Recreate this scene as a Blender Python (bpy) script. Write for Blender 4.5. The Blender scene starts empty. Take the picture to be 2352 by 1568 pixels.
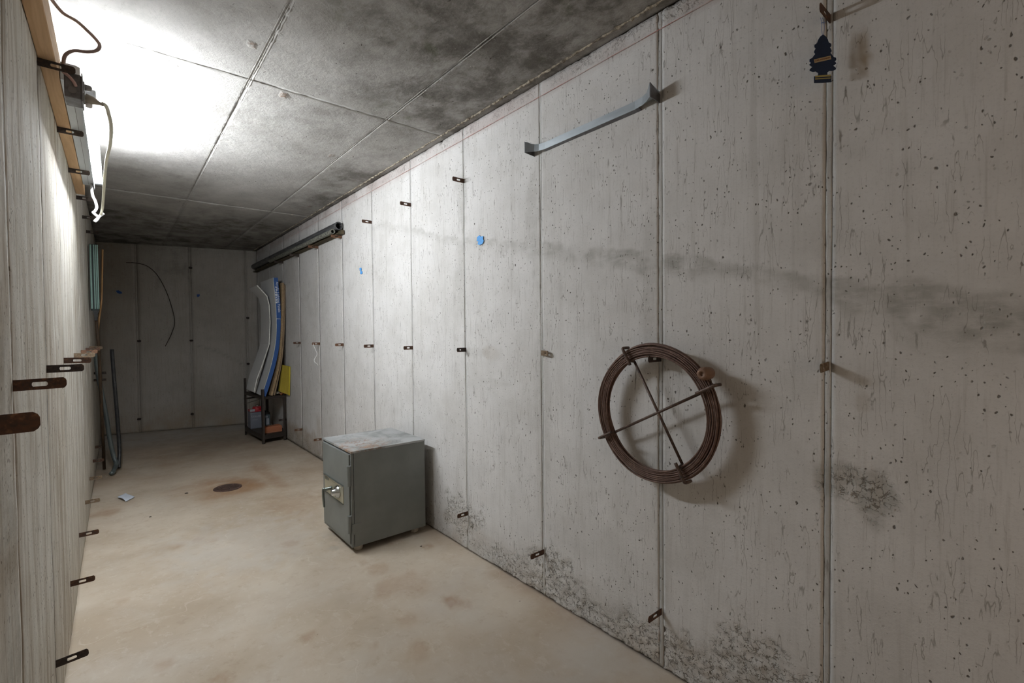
import bpy, bmesh, math, random
import numpy as np
from mathutils import Vector, Matrix, noise as mn

random.seed(4)
SC = bpy.context.scene
COL = SC.collection

# ------------------------------------------------------------------ camera, world, lights, exposure
H = 1.2126
YAW, PITCH, ROLL = math.radians(39.81), math.radians(1.268), math.radians(-0.528)
cam_d = bpy.data.cameras.new('camera')
cam_d.sensor_width = 36.0
cam_d.lens = 1091.6 / 2352 * 36.0
cam_d.clip_start = 0.02
cam = bpy.data.objects.new('camera', cam_d)
COL.objects.link(cam)
ca, sa, cb, sb = math.cos(YAW), math.sin(YAW), math.cos(PITCH), math.sin(PITCH)
r_ = Vector((ca, -sa, 0))
f_ = Vector((sa * cb, ca * cb, -sb))
u_ = Vector((sa * sb, ca * sb, cb))
cc, cs = math.cos(ROLL), math.sin(ROLL)
right = r_ * cc + u_ * cs
up = u_ * cc - r_ * cs
cam.matrix_world = Matrix(((right.x, up.x, -f_.x, 0), (right.y, up.y, -f_.y, 0), (right.z, up.z, -f_.z, H), (0, 0, 0, 1)))
SC.camera = cam

SC.view_settings.view_transform = 'Standard'
SC.view_settings.look = 'None'
SC.view_settings.gamma = 1.0
SC.view_settings.use_curve_mapping = False
SC.view_settings.exposure = 0.0

TUBE_STRENGTH = 250.0
SC.cycles.max_bounces = 4
SC.cycles.diffuse_bounces = 3
SC.cycles.glossy_bounces = 2
SC.cycles.transmission_bounces = 0
SC.cycles.adaptive_threshold = 0.05
w = bpy.data.worlds.new('world')
SC.world = w
w.use_nodes = True
w.node_tree.nodes['Background'].inputs[0].default_value = (1, 0.93, 0.85, 1)
w.node_tree.nodes['Background'].inputs[1].default_value = 0.02

# added warm fill light behind the camera; no doorway is built there
dl = bpy.data.lights.new('rear_fill_light', 'AREA')
dl.shape = 'RECTANGLE'
dl.size, dl.size_y = 1.3, 1.9
dl.energy = 6.8
dl.color = (1.0, 0.80, 0.62)
dlo = bpy.data.objects.new('rear_fill_light', dl)
COL.objects.link(dlo)
dlo.location = (0.65, -1.42, 1.15)
dlo.rotation_euler = (math.radians(90), 0, 0)     # faces +y

# ------------------------------------------------------------------ dimensions (metres)
XL, XR, ZC = -0.1631, 1.4809, 2.3212
YBL, YBR, Y0 = 7.5295, 7.137, -1.5
ROWT, ROWM, ROWB = 2.034, 1.110, 0.203
SEAM_R = [-0.17, 0.440] + [0.9547 + .61 * i for i in range(11)]
SEAM_L = [1.397 + .61 * i for i in range(-4, 11)]
PI = math.pi

# ------------------------------------------------------------------ helpers: objects
def tag(o, label=None, cat=None, group=None, kind=None):
    if label: o['label'] = label
    if cat: o['category'] = cat
    if group: o['group'] = group
    if kind: o['kind'] = kind
    return o

def link_mesh(name, me, m=None, parent=None, smooth=False):
    o = bpy.data.objects.new(name, me)
    COL.objects.link(o)
    if m: me.materials.append(m)
    if parent: o.parent = parent
    if smooth:
        for p in me.polygons: p.use_smooth = True
    return o

def obj(name, bm, m=None, parent=None, smooth=False):
    bmesh.ops.recalc_face_normals(bm, faces=bm.faces[:])
    me = bpy.data.meshes.new(name)
    bm.to_mesh(me); bm.free()
    return link_mesh(name, me, m, parent, smooth)

def empty(name, loc, rot=(0, 0, 0)):
    o = bpy.data.objects.new(name, None)
    COL.objects.link(o)
    o.location = loc; o.rotation_euler = rot
    o.empty_display_size = .05
    return o

def B(): return bmesh.new()

def box(bm, lo, hi, bev=0.0, M=None):
    res = bmesh.ops.create_cube(bm, size=1.0)
    vs = res['verts']
    for v in vs:
        v.co = Vector([(lo[i] + hi[i]) / 2 + v.co[i] * (hi[i] - lo[i]) for i in range(3)])
    if bev:
        es = list({e for v in vs for e in v.link_edges})
        r = bmesh.ops.bevel(bm, geom=es, offset=bev, segments=2, affect='EDGES', profile=.6)
        vs = list({v for f in r['faces'] for v in f.verts} | {v for v in vs if v.is_valid})
    if M: bmesh.ops.transform(bm, matrix=M, verts=[v for v in vs if v.is_valid])
    return bm

def frame_dirs(pts):
    ds = []
    for i in range(len(pts)):
        a = pts[max(i - 1, 0)]; b = pts[min(i + 1, len(pts) - 1)]
        d = (b - a)
        ds.append(d.normalized() if d.length > 1e-9 else Vector((0, 0, 1)))
    return ds

def tube(bm, pts, r, n=8, cap=True, hollow=0.0):
    pts = [Vector(p) for p in pts]
    ds = frame_dirs(pts)
    ref = Vector((0, 0, 1)) if abs(ds[0].z) < .9 else Vector((1, 0, 0))
    a = ds[0].cross(ref).normalized()
    rings = []
    for i, (p, d) in enumerate(zip(pts, ds)):
        a = (a - d * a.dot(d)).normalized()
        b = d.cross(a)
        rr = r[i] if isinstance(r, (list, tuple)) else r
        rings.append([bm.verts.new(p + (a * math.cos(t) + b * math.sin(t)) * rr) for t in [2 * PI * k / n for k in range(n)]])
    for A_, B_ in zip(rings, rings[1:]):
        for k in range(n):
            bm.faces.new((A_[k], A_[(k + 1) % n], B_[(k + 1) % n], B_[k]))
    if hollow:
        for e, sgn in ((0, 1), (-1, -1)):
            p, d = pts[e], ds[e]
            out = rings[e]
            inn = [bm.verts.new(p + (v.co - p) * hollow) for v in out]
            deep = [bm.verts.new(v.co + d * sgn * .25) for v in inn]
            for k in range(n):
                bm.faces.new((out[k], out[(k + 1) % n], inn[(k + 1) % n], inn[k]))
                bm.faces.new((inn[k], inn[(k + 1) % n], deep[(k + 1) % n], deep[k]))
            bm.faces.new(deep)
    elif cap:
        bm.faces.new(rings[0]); bm.faces.new(rings[-1])
    return bm

def smooth_path(pts, sub=4):
    P = [Vector(p) for p in pts]
    out = []
    for i in range(len(P) - 1):
        p0 = P[max(i - 1, 0)]; p1 = P[i]; p2 = P[i + 1]; p3 = P[min(i + 2, len(P) - 1)]
        for k in range(sub):
            t = k / sub
            out.append(.5 * ((2 * p1) + (p2 - p0) * t + (2 * p0 - 5 * p1 + 4 * p2 - p3) * t * t + (3 * p1 - p0 - 3 * p2 + p3) * t ** 3))
    out.append(P[-1])
    return out

def lathe(bm, prof, n=24, M=None):
    """prof: list of (r, h); axis +z"""
    rings = []
    new = []
    for r, h in prof:
        if r < 1e-5:
            v = bm.verts.new((0, 0, h)); rings.append([v]); new.append(v)
        else:
            ring = [bm.verts.new((r * math.cos(2 * PI * k / n), r * math.sin(2 * PI * k / n), h)) for k in range(n)]
            rings.append(ring); new += ring
    for A_, B_ in zip(rings, rings[1:]):
        for k in range(n):
            if len(A_) == 1 and len(B_) > 1: bm.faces.new((A_[0], B_[k], B_[(k + 1) % n]))
            elif len(B_) == 1 and len(A_) > 1: bm.faces.new((A_[k], A_[(k + 1) % n], B_[0]))
            elif len(A_) > 1: bm.faces.new((A_[k], A_[(k + 1) % n], B_[(k + 1) % n], B_[k]))
    if M: bmesh.ops.transform(bm, matrix=M, verts=new)
    return bm

def prism(bm, poly, d0, d1, axes='xzy'):
    """polygon in two axes extruded along the third"""
    ix = ['xyz'.index(c) for c in axes]
    def mk(p, d):
        v = [0, 0, 0]; v[ix[0]] = p[0]; v[ix[1]] = p[1]; v[ix[2]] = d
        return bm.verts.new(v)
    A_ = [mk(p, d0) for p in poly]; B_ = [mk(p, d1) for p in poly]
    bm.faces.new(A_); bm.faces.new(B_)
    n = len(poly)
    for k in range(n): bm.faces.new((A_[k], A_[(k + 1) % n], B_[(k + 1) % n], B_[k]))
    return bm

def sheet(bm, pts, th, y0, y1, ny=1, wob=0.0, sharp=False):
    """curved sheet: (x,z) centreline with thickness, extruded from y0 to y1"""
    P = [Vector((p[0], 0, p[1])) for p in pts]
    if not sharp: P = smooth_path(P, 3)
    ds = frame_dirs(P)
    rows = []
    for j in range(ny + 1):
        y = y0 + (y1 - y0) * j / ny
        L = []; R_ = []
        for p, d in zip(P, ds):
            n = Vector((-d.z, 0, d.x))
            o = Vector((wob * mn.noise(Vector((p.x * 3, y * 4, p.z * 3))), y, 0))
            L.append(bm.verts.new(p + n * th / 2 + o)); R_.append(bm.verts.new(p - n * th / 2 + o))
        rows.append((L, R_))
    m = len(P)
    for (L0, R0), (L1, R1) in zip(rows, rows[1:]):
        for i in range(m - 1):
            bm.faces.new((L0[i], L0[i + 1], L1[i + 1], L1[i]))
            bm.faces.new((R0[i], R1[i], R1[i + 1], R0[i + 1]))
        bm.faces.new((L0[0], L1[0], R1[0], R0[0])); bm.faces.new((L0[-1], R0[-1], R1[-1], L1[-1]))
    for L, R_ in (rows[0], rows[-1]):
        for i in range(m - 1): bm.faces.new((L[i], R_[i], R_[i + 1], L[i + 1]))
    return bm

def text_obj(name, s, size, M, m, parent, ext=.0006, bold=0.0):
    cu = bpy.data.curves.new(name, 'FONT')
    cu.body = s; cu.size = size; cu.extrude = ext; cu.offset = bold
    cu.align_x = 'CENTER'; cu.align_y = 'CENTER'
    to = bpy.data.objects.new(name + '_tmp', cu)
    COL.objects.link(to)
    bpy.context.view_layer.update()
    me = bpy.data.meshes.new_from_object(to.evaluated_get(bpy.context.evaluated_depsgraph_get()))
    bpy.data.objects.remove(to)
    me.transform(M)
    me.materials.clear()
    o = link_mesh(name, me, m, parent)
    return o

# ------------------------------------------------------------------ helpers: materials
class T:
    def __init__(s, name, rough=.8, metal=0.0, spec=.4):
        s.m = bpy.data.materials.new(name); s.m.use_nodes = True
        s.nt = s.m.node_tree; s.b = s.nt.nodes['Principled BSDF']
        s.b.inputs['Roughness'].default_value = rough
        s.b.inputs['Metallic'].default_value = metal
        s.b.inputs['Specular IOR Level'].default_value = spec
        s.tc = s.nt.nodes.new('ShaderNodeTexCoord')
        s.P = s.tc.outputs['Object']
    def n(s, t, **k):
        nd = s.nt.nodes.new(t)
        for a, v in k.items(): setattr(nd, a, v)
        return nd
    def put(s, sock, v):
        if isinstance(v, bpy.types.NodeSocket): s.nt.links.new(v, sock)
        elif v is not None:
            if sock.type == 'RGBA' and len(v) == 3: v = (*v, 1)
            sock.default_value = v
    def map(s, vec, sc=(1, 1, 1), loc=(0, 0, 0), rot=(0, 0, 0)):
        nd = s.n('ShaderNodeMapping'); s.put(nd.inputs[0], vec)
        nd.inputs['Location'].default_value = loc; nd.inputs['Rotation'].default_value = rot; nd.inputs['Scale'].default_value = sc
        return nd.outputs[0]
    def noise(s, vec, scale, det=3, rough=.55, dist=0.0, col=False):
        nd = s.n('ShaderNodeTexNoise'); s.put(nd.inputs['Vector'], vec)
        nd.inputs['Scale'].default_value = scale; nd.inputs['Detail'].default_value = det
        nd.inputs['Roughness'].default_value = rough; nd.inputs['Distortion'].default_value = dist
        return nd.outputs['Color' if col else 0]
    def vor(s, vec, scale, feat='F1', rnd=1.0, out='Distance'):
        nd = s.n('ShaderNodeTexVoronoi', feature=feat); s.put(nd.inputs['Vector'], vec)
        nd.inputs['Scale'].default_value = scale; nd.inputs['Randomness'].default_value = rnd
        return nd
    def math(s, op, a, b=None, c=None, clamp=False):
        nd = s.n('ShaderNodeMath', operation=op, use_clamp=clamp)
        s.put(nd.inputs[0], a); s.put(nd.inputs[1], b)
        if c is not None: s.put(nd.inputs[2], c)
        return nd.outputs[0]
    def mul(s, a, b): return s.math('MULTIPLY', a, b)
    def add(s, a, b): return s.math('ADD', a, b)
    def sub(s, a, b): return s.math('SUBTRACT', a, b)
    def mr(s, x, a, b, c=0.0, d=1.0, smooth=True):
        nd = s.n('ShaderNodeMapRange'); nd.interpolation_type = 'SMOOTHSTEP' if smooth else 'LINEAR'
        for i, v in enumerate((x, a, b, c, d)): s.put(nd.inputs[i], v)
        return nd.outputs[0]
    def mix(s, f, a, b, mode='MIX'):
        nd = s.n('ShaderNodeMix', data_type='RGBA', blend_type=mode)
        s.put(nd.inputs[0], f); s.put(nd.inputs[6], a); s.put(nd.inputs[7], b)
        return nd.outputs[2]
    def attr(s, name):
        nd = s.n('ShaderNodeAttribute', attribute_name=name); return nd.outputs['Fac']
    def sep(s, v):
        nd = s.n('ShaderNodeSeparateXYZ'); s.put(nd.inputs[0], v); return nd.outputs
    def comb(s, x, y, z):
        nd = s.n('ShaderNodeCombineXYZ')
        for i, v in enumerate((x, y, z)): s.put(nd.inputs[i], v)
        return nd.outputs[0]
    def vadd(s, a, b, scale=1.0):
        m = s.n('ShaderNodeVectorMath', operation='MULTIPLY_ADD')
        s.put(m.inputs[0], b); m.inputs[1].default_value = (scale,) * 3; s.put(m.inputs[2], a)
        return m.outputs[0]
    def bump(s, h, strength=.5, dist=.01, normal=None):
        nd = s.n('ShaderNodeBump'); s.put(nd.inputs['Height'], h)
        nd.inputs['Strength'].default_value = strength; nd.inputs['Distance'].default_value = dist
        if normal: s.put(nd.inputs['Normal'], normal)
        return nd.outputs[0]
    def done(s, col, normal=None, rough=None):
        s.put(s.b.inputs['Base Color'], col)
        if normal: s.put(s.b.inputs['Normal'], normal)
        if rough is not None: s.put(s.b.inputs['Roughness'], rough)
        return s.m

def concrete(name, ax, base=(.60, .585, .56), base2=(.50, .485, .455), crack=1.0, pits=1.0, grain=1.0, tint=(.30, .22, .13), tintamt=.0,
             seed=0.0, rough=False, extra=True, bumpk=1.0, gs=85):
    """form-cast concrete; ax = horizontal axis index, the board grain runs up the wall"""
    t = T(name, rough=.88, spec=.25)
    sp = t.sep(t.P)
    V = t.comb(sp[ax], sp[2], seed)            # flat 2D coordinates, metres
    nA = t.noise(V, 1.7, 3, .64)
    nB = t.noise(V, 8, 3, .68)
    nC = t.noise(V, 48, 1, .6, col=True)
    col = t.mix(t.mul(t.mr(nA, .35, .68), .85), base2, base)
    col = t.mix(t.mul(t.mr(nB, .32, .7), .30), col, tuple(c * 1.12 for c in base))
    g1 = t.noise(t.map(V, (1, .05, 1)), gs, 3, .7, .2)
    gm = t.mul(t.mr(g1, .52, .80), t.mr(nA, .40, .60, .25, 1.0))
    col = t.mix(t.mul(gm, .40 * grain), col, (.22, .195, .16))
    fine = t.noise(V, 130, 2, .7)
    col = t.mix(t.mul(t.mr(fine, .52, .75), .22), col, tuple(c * .55 for c in base2))
    if extra:
        g2 = t.noise(t.map(V, (1, .045, 1)), 20, 3, .72, .6)
        col = t.mix(t.mul(t.mr(g2, .52, .75), .24 * grain), col, (.31, .29, .255))
    # hairline cracks and grain lines, running upwards
    W_ = t.vadd(V, nC, .0055)
    def lines(scale, st, wd, m, lo, loc):
        r = t.noise(t.map(W_, (1, st, 1), loc), scale, 1, .4)
        c = t.sub(1.0, t.mr(t.math('ABSOLUTE', t.sub(r, .5)), .0, wd))
        return t.mul(c, t.mr(m, lo, lo + .05))
    m1 = t.noise(t.map(V, (1, .40, 1), (7, 3, 0)), 13, 2)
    ck = t.math('MAXIMUM', lines(24, .05, .006, m1, .58, (0, 0, 0)), t.mul(lines(70, .10, .020, t.sub(1.0, m1), .50, (3, 9, 0)), .75))
    ck = t.mul(ck, crack)
    col = t.mix(t.mul(ck, .70), col, (.12, .098, .075))
    # air holes
    D = t.vadd(V, nC, .014)
    def holes(scale, thr, rmax, st, loc):
        vn = t.vor(t.map(D, (1, st, 1), loc), scale)
        cr = t.sep(vn.outputs['Color'])
        sel = t.math('GREATER_THAN', cr[0], thr)
        rad = t.add(t.mul(cr[1], rmax * .75), rmax * .25)
        return t.mul(t.sub(1.0, t.mr(vn.outputs['Distance'], t.mul(rad, .6), rad)), sel)
    cl = t.mr(nB, .42, .54, .2, 1.0)
    hh = t.math('MAXIMUM', t.mul(holes(46, .55, .20, .75, (0, 0, 0)), cl), t.mul(holes(95, .42, .27, .7, (5, 1, 0)), cl))
    h3 = holes(36, .62, .085, .22, (2, 8, 0))
    hh = t.mul(t.math('MAXIMUM', hh, h3), pits)
    col = t.mix(t.mul(hh, .85), col, (.060, .046, .034))
    # stains with a shape of their own, stored on the mesh
    st = t.attr('stain')
    stn = t.mul(st, t.mr(t.noise(t.map(V, (.35, 1, 1)), 42, 3, .7), .25, .6, .35, 1.0))
    col = t.mix(t.mul(stn, .62), col, (.215, .208, .175))
    br = t.attr('brown')
    col = t.mix(t.mul(br, t.mr(nB, .25, .65, .4, 1.0)), col, tint)
    if tintamt:
        col = t.mix(t.mul(t.mr(g2 if extra else g1, .40, .70), tintamt), col, tint)
    hgt = t.sub(t.mul(g1, .40 * grain), t.mul(hh, 1.2))
    hgt = t.add(hgt, t.mul(fine, .30))
    if rough:
        ro = t.attr('rough')
        RV = t.vadd(V, t.noise(V, 34, 2, .6, col=True), .03)
        hv = t.vor(RV, 52, 'DISTANCE_TO_EDGE')
        hv2 = t.noise(V, 55, 3, .75)
        crev = t.mul(t.math('MAXIMUM', t.mul(t.sub(1.0, t.mr(hv.outputs['Distance'], .01, .08)), t.mr(hv2, .44, .56)), t.mr(hv2, .56, .64)), ro)
        col = t.mix(t.mul(crev, .68), col, (.085, .070, .052))
        col = t.mix(t.mul(ro, .15), col, (.34, .30, .24))
        pk = t.attr('pink')
        col = t.mix(t.mul(pk, .42), col, (.36, .26, .235))
        hgt = t.sub(hgt, t.mul(crev, 2.2))
    return t.done(col, t.bump(hgt, .55 * bumpk, .0045))

def simple(name, col, rough=.6, metal=0.0, spec=.4, var=.0, var2=None, scale=20, bump=0.0, bscale=60, stretch=(1, 1, 1), bdist=.002):
    t = T(name, rough, metal, spec)
    c = col
    V = t.map(t.P, stretch)
    if var:
        c = t.mix(t.mul(t.mr(t.noise(V, scale, 4, .65), .35, .68), var), col, var2 or tuple(x * .55 for x in col))
    nrm = t.bump(t.noise(V, bscale, 3, .65), bump, bdist) if bump else None
    return t.done(c, nrm)

RB = dict(base=(.69, .675, .66), base2=(.585, .568, .545), grain=.85)
M_wallR = concrete('concrete_right', 1, **RB)
M_wallR2 = concrete('concrete_right_rough', 1, rough=True, **RB)
M_wallL = concrete('concrete_left', 1, base=(.76, .735, .68), base2=(.62, .59, .52), crack=1.2, pits=1.0, grain=1.5, tint=(.30, .225, .14), tintamt=.60, seed=3.7, gs=60)
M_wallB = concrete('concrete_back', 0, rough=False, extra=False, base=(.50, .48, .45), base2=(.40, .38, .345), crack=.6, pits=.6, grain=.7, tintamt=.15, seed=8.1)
M_strip = concrete('concrete_joint', 1, base=(.60, .59, .57), base2=(.44, .43, .41), grain=1.3, crack=.9, seed=5.5, extra=False)
M_core = simple('concrete_core', (.20, .185, .16), .95, var=.6, scale=30, bump=.4)

def ceiling_mat():
    t = T('concrete_ceiling', .9, spec=.2)
    sp = t.sep(t.P)
    V = t.comb(sp[0], sp[1], 1.3)
    col = t.mix(t.mr(t.noise(V, 2.2, 5, .6), .35, .68), (.40, .385, .36), (.50, .485, .46))
    # damp, mouldy patches (dense towards the near right-hand side of the slab)
    mold = t.attr('mold')
    mn_ = t.mr(t.noise(t.map(V, (1, .8, 1)), 5.5, 6, .74, .15), .36, .64)
    mk = t.mul(mold, t.add(t.mul(mn_, .72), .28))
    col = t.mix(t.mul(mk, .88), col, (.085, .075, .062))
    gr = t.mr(t.noise(t.map(V, loc=(3, 1, 0)), 5, 3), .6, .7)
    col = t.mix(t.mul(t.mul(gr, mk), .5), col, (.09, .10, .05))
    sc = t.noise(t.map(V, (1, .35, 1), rot=(0, 0, .9)), 40, 4, .75, .2)
    col = t.mix(t.mul(t.mr(sc, .55, .72), .25), col, (.16, .14, .12))
    D = t.vadd(V, t.noise(V, 60, 2, .6, col=True), .02)
    v = t.vor(t.map(D, (1, .5, 1), rot=(0, 0, .35)), 46)
    cr = t.sep(v.outputs['Color'])
    rad = t.add(t.mul(cr[1], .16), .05)
    ho = t.mul(t.sub(1.0, t.mr(v.outputs['Distance'], t.mul(rad, .6), rad)), t.math('GREATER_THAN', cr[0], .66))
    ho = t.mul(ho, t.mr(t.noise(V, 3.6, 3), .42, .55))
    col = t.mix(t.mul(ho, .8), col, (.07, .055, .045))
    br = t.attr('brown')
    col = t.mix(t.mul(br, t.mr(t.noise(V, 70, 2), .4, .55)), col, (.20, .14, .10))
    sp2 = t.mr(t.noise(V, 95, 3, .6), .64, .72)
    col = t.mix(t.mul(sp2, .22), col, (.62, .60, .56))
    hg = t.add(t.add(t.mul(t.noise(V, 55, 5, .75), .8), t.mul(t.noise(t.map(V, rot=(0, 0, .4)), 14, 4, .75, .2), 1.4)), t.mul(ho, -1.4))
    hg = t.sub(hg, t.mul(br, 2.0))
    return t.done(col, t.bump(hg, .5, .006))
M_ceil = ceiling_mat()
M_fin = simple('joint_fin_concrete', (.36, .345, .32), .9, var=.8, var2=(.20, .185, .16), scale=40, bump=.6, bscale=90)
M_crust = simple('crusty_edge', (.40, .35, .27), .95, var=1.0, var2=(.09, .07, .05), scale=45, bump=.8, bscale=120)

def floor_mat():
    t = T('concrete_floor', .62, spec=.35)
    sp = t.sep(t.P)
    V = t.comb(sp[0], sp[1], 4.4)
    col = t.mix(t.mr(t.noise(V, 1.7, 5, .62), .34, .68), (.43, .35, .26), (.55, .475, .38))
    col = t.mix(t.mul(t.mr(t.noise(t.map(V, loc=(2, 6, 0)), 5.5, 6, .7, .5), .48, .72), .45), col, (.55, .50, .425))
    col = t.mix(t.mul(t.mr(t.noise(t.map(V, loc=(8, 1, 0)), 13, 5, .7, .3), .52, .75), .38), col, (.40, .30, .20))
    col = t.mix(t.mul(t.mr(t.noise(t.map(V, loc=(1, 9, 0)), 24, 4, .7), .55, .72), .30), col, (.33, .235, .15))
    col = t.mix(t.mul(t.mr(t.noise(t.map(V, (1, .6, 1), (6, 2, 0)), 34, 3, .7), .56, .70), .28), col, (.62, .57, .49))
    ru = t.attr('rust')
    col = t.mix(t.mul(ru, t.mr(t.noise(V, 7, 5, .7, .6), .25, .62, .35, 1.0)), col, (.30, .165, .08))
    dk = t.attr('dirt')
    col = t.mix(t.mul(dk, t.mr(t.noise(V, 9, 5, .7), .25, .65, .35, 1.0)), col, (.19, .155, .12))
    du = t.attr('dust')
    col = t.mix(t.mul(du, t.mr(t.noise(V, 6, 5, .7), .25, .62, .25, 1.0)), col, (.53, .51, .475))
    v = t.vor(t.vadd(V, t.noise(V, 30, 2, .6, col=True), .02), 13)
    cr = t.sep(v.outputs['Color'])
    spk = t.mul(t.sub(1.0, t.mr(v.outputs['Distance'], .03, .06)), t.math('GREATER_THAN', cr[0], .88))
    col = t.mix(t.mul(spk, .7), col, (.17, .11, .07))
    cur = t.noise(t.vadd(V, t.noise(V, 4, 2, .5, col=True), .3), 3.3, 1)
    sc = t.mul(t.sub(1.0, t.mr(t.math('ABSOLUTE', t.sub(cur, .5)), 0.0, .006)), t.mr(t.noise(V, 2.3, 2), .55, .62))
    col = t.mix(t.mul(sc, .3), col, (.68, .62, .54))
    hg = t.add(t.mul(t.noise(V, 70, 4, .7), .2), t.mul(t.noise(V, 8, 4, .6), 1.0))
    return t.done(col, t.bump(hg, .35, .004), t.mr(t.noise(V, 5, 4), .3, .7, .48, .75))
M_floor = floor_mat()

def rust_mat(name, c1=(.115, .055, .032), c2=(.26, .13, .065), c3=(.06, .04, .032), rough=.75):
    t = T(name, rough, .25, .35)
    c = t.mix(t.mr(t.noise(t.P, 60, 5, .7), .35, .65), c1, c3)
    c = t.mix(t.mul(t.mr(t.noise(t.map(t.P, loc=(3, 3, 3)), 38, 4, .7), .52, .68), .8), c, c2)
    return t.done(c, t.bump(t.noise(t.P, 260, 4, .7), .5, .0008))
M_rust = rust_mat('rusty_steel')
M_rustdark = rust_mat('dark_rusty_steel', (.07, .05, .042), (.15, .09, .06), (.035, .03, .028))
M_rustorange = rust_mat('orange_rusty_steel', (.20, .10, .055), (.34, .20, .11), (.11, .06, .04))
M_rustpale = rust_mat('tan_coated_steel', (.22, .165, .11), (.36, .29, .21), (.13, .085, .05))
M_coil = rust_mat('rusty_wire', (.165, .10, .078), (.24, .155, .12), (.12, .075, .06), .6)
M_rod = rust_mat('rusty_rod', (.12, .075, .055), (.20, .13, .10), (.06, .045, .04), .5)

def wood(name, c1, c2, ax=1):
    t = T(name, .6, spec=.35)
    sc = [14, 14, 14]; sc[ax] = 1.0
    n = t.noise(t.map(t.P, tuple(sc)), 3.0, 5, .6, 1.2)
    c = t.mix(t.mr(n, .3, .7), c1, c2)
    k = t.vor(t.map(t.P, (1, 1, 1)), 2.2)
    c = t.mix(t.mul(t.sub(1.0, t.mr(k.outputs['Distance'], .02, .06)), .8), c, tuple(x * .45 for x in c1))
    return t.done(c, t.bump(n, .2, .001))
M_pine = wood('pine', (.58, .37, .20), (.70, .48, .28))
M_pinedark = wood('plywood_edge', (.40, .29, .17), (.56, .43, .27), 2)
M_knob = wood('turned_wood', (.17, .095, .06), (.24, .14, .09), 0)
M_handle = wood('old_wood_handle', (.045, .03, .018), (.09, .055, .03), 2)
M_stick = wood('orange_wood', (.30, .16, .06), (.40, .23, .10), 2)

M_galv = simple('galvanised_box', (.20, .20, .21), .45, .7, var=.6, var2=(.10, .09, .09), scale=50, bump=.1)
M_face = simple('box_cover', (.22, .215, .22), .4, .6, var=.3, scale=30)
M_whitem = simple('white_enamel', (.72, .76, .80), .35, 0, .5, var=.12, scale=12)
M_plugg = simple('grey_plug', (.34, .34, .33), .45)
M_plugb = simple('beige_plug', (.40, .36, .30), .45)
M_plugw = simple('white_plug', (.75, .74, .74), .4)
M_cordb = simple('brown_cable', (.20, .13, .10), .5)
M_cordg = simple('cream_cord', (.62, .60, .48), .5)
M_white = simple('white_plastic', (.82, .82, .82), .45)
M_teal = simple('pale_teal_plastic', (.34, .55, .50), .45, var=.25, scale=25)
M_tealdark = simple('dark_teal_plastic', (.035, .055, .055), .5)
M_black = simple('black_plastic', (.018, .018, .019), .4, var=.5, var2=(.05, .05, .05), scale=25)
M_greypipe = simple('grey_conduit', (.075, .09, .09), .35, .3, var=.6, var2=(.20, .23, .22), scale=9, stretch=(1, 1, .2))
M_pipeblack = simple('black_drain_pipe', (.035, .036, .038), .42, var=.8, var2=(.13, .13, .13), scale=14, stretch=(3, .5, 3))
M_pipegrey = simple('crusted_pipe', (.24, .24, .20), .9, var=1.0, var2=(.055, .055, .045), scale=55, bump=.9, bscale=90, bdist=.004)
M_plank = simple('brown_plank', (.085, .062, .035), .85, var=.6, var2=(.05, .055, .03), scale=10, bump=.2)
M_sheetw = simple('white_acrylic', (.76, .77, .78), .35, 0, .5, var=.12, scale=4)
M_edgew = simple('sheet_edge', (.85, .85, .80), .6, var=.5, scale=40)
M_blue = simple('blue_carton', (.035, .115, .36), .45, var=.25, scale=8)
M_print = simple('white_print', (.75, .80, .85), .5)
M_printdim = simple('grey_print', (.36, .38, .42), .5)
M_board = simple('particle_board', (.40, .29, .17), .9, var=.8, var2=(.22, .15, .085), scale=90, bump=.4, bscale=150)
M_board2 = simple('fibre_board', (.34, .25, .16), .9, var=.6, var2=(.16, .11, .07), scale=60, stretch=(1, 1, .3))
M_foam = simple('yellow_foam', (.46, .36, .045), .85, var=.5, var2=(.34, .25, .03), scale=12, stretch=(3, 3, .4), bump=.4, bscale=60)
M_foamedge = simple('bright_foam_edge', (.60, .50, .05), .8, var=.3, scale=20)
M_orange = simple('orange_cloth', (.72, .22, .06), .8, var=.5, var2=(.60, .35, .22), scale=25)
M_clothw = simple('dirty_cloth', (.45, .41, .33), .9, var=.6, scale=30)
M_terra = simple('terracotta_case', (.42, .15, .07), .6, var=.4, var2=(.34, .14, .08), scale=14)
M_shelf = simple('dark_brown_steel', (.045, .036, .032), .5, .3, var=.5, var2=(.07, .055, .045), scale=18)
M_shelfdeck = simple('brown_shelf_deck', (.075, .058, .048), .6, .2, var=.4, scale=12)
M_jug = simple('slate_plastic', (.16, .175, .215), .4, var=.2, scale=10)
M_red = simple('red_plastic', (.42, .02, .03), .3, 0, .6)
M_tin = simple('blue_grey_tin', (.14, .19, .21), .4, .3, var=.5, scale=60)
M_navy = simple('navy_card', (.012, .028, .075), .6, var=.3, scale=30)
M_gold = simple('tan_print', (.46, .36, .22), .6)
M_goldy = simple('yellow_print', (.42, .36, .13), .6)
M_redbrown = simple('brown_print', (.28, .10, .04), .6)
M_bluestring = simple('blue_white_string', (.20, .26, .45), .7)
M_tape = simple('blue_tape', (.10, .36, .78), .6, var=.2, scale=40)
M_tapedark = simple('deep_blue_tape', (.03, .10, .34), .6)
M_paper = simple('crumpled_paper', (.62, .66, .73), .6, var=.35, var2=(.40, .46, .56), scale=18)
M_pebble = simple('dark_grit', (.06, .045, .035), .9)
M_chalk = simple('red_chalk', (.50, .20, .16), .9, var=.9, var2=(.60, .50, .46), scale=16)

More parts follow.
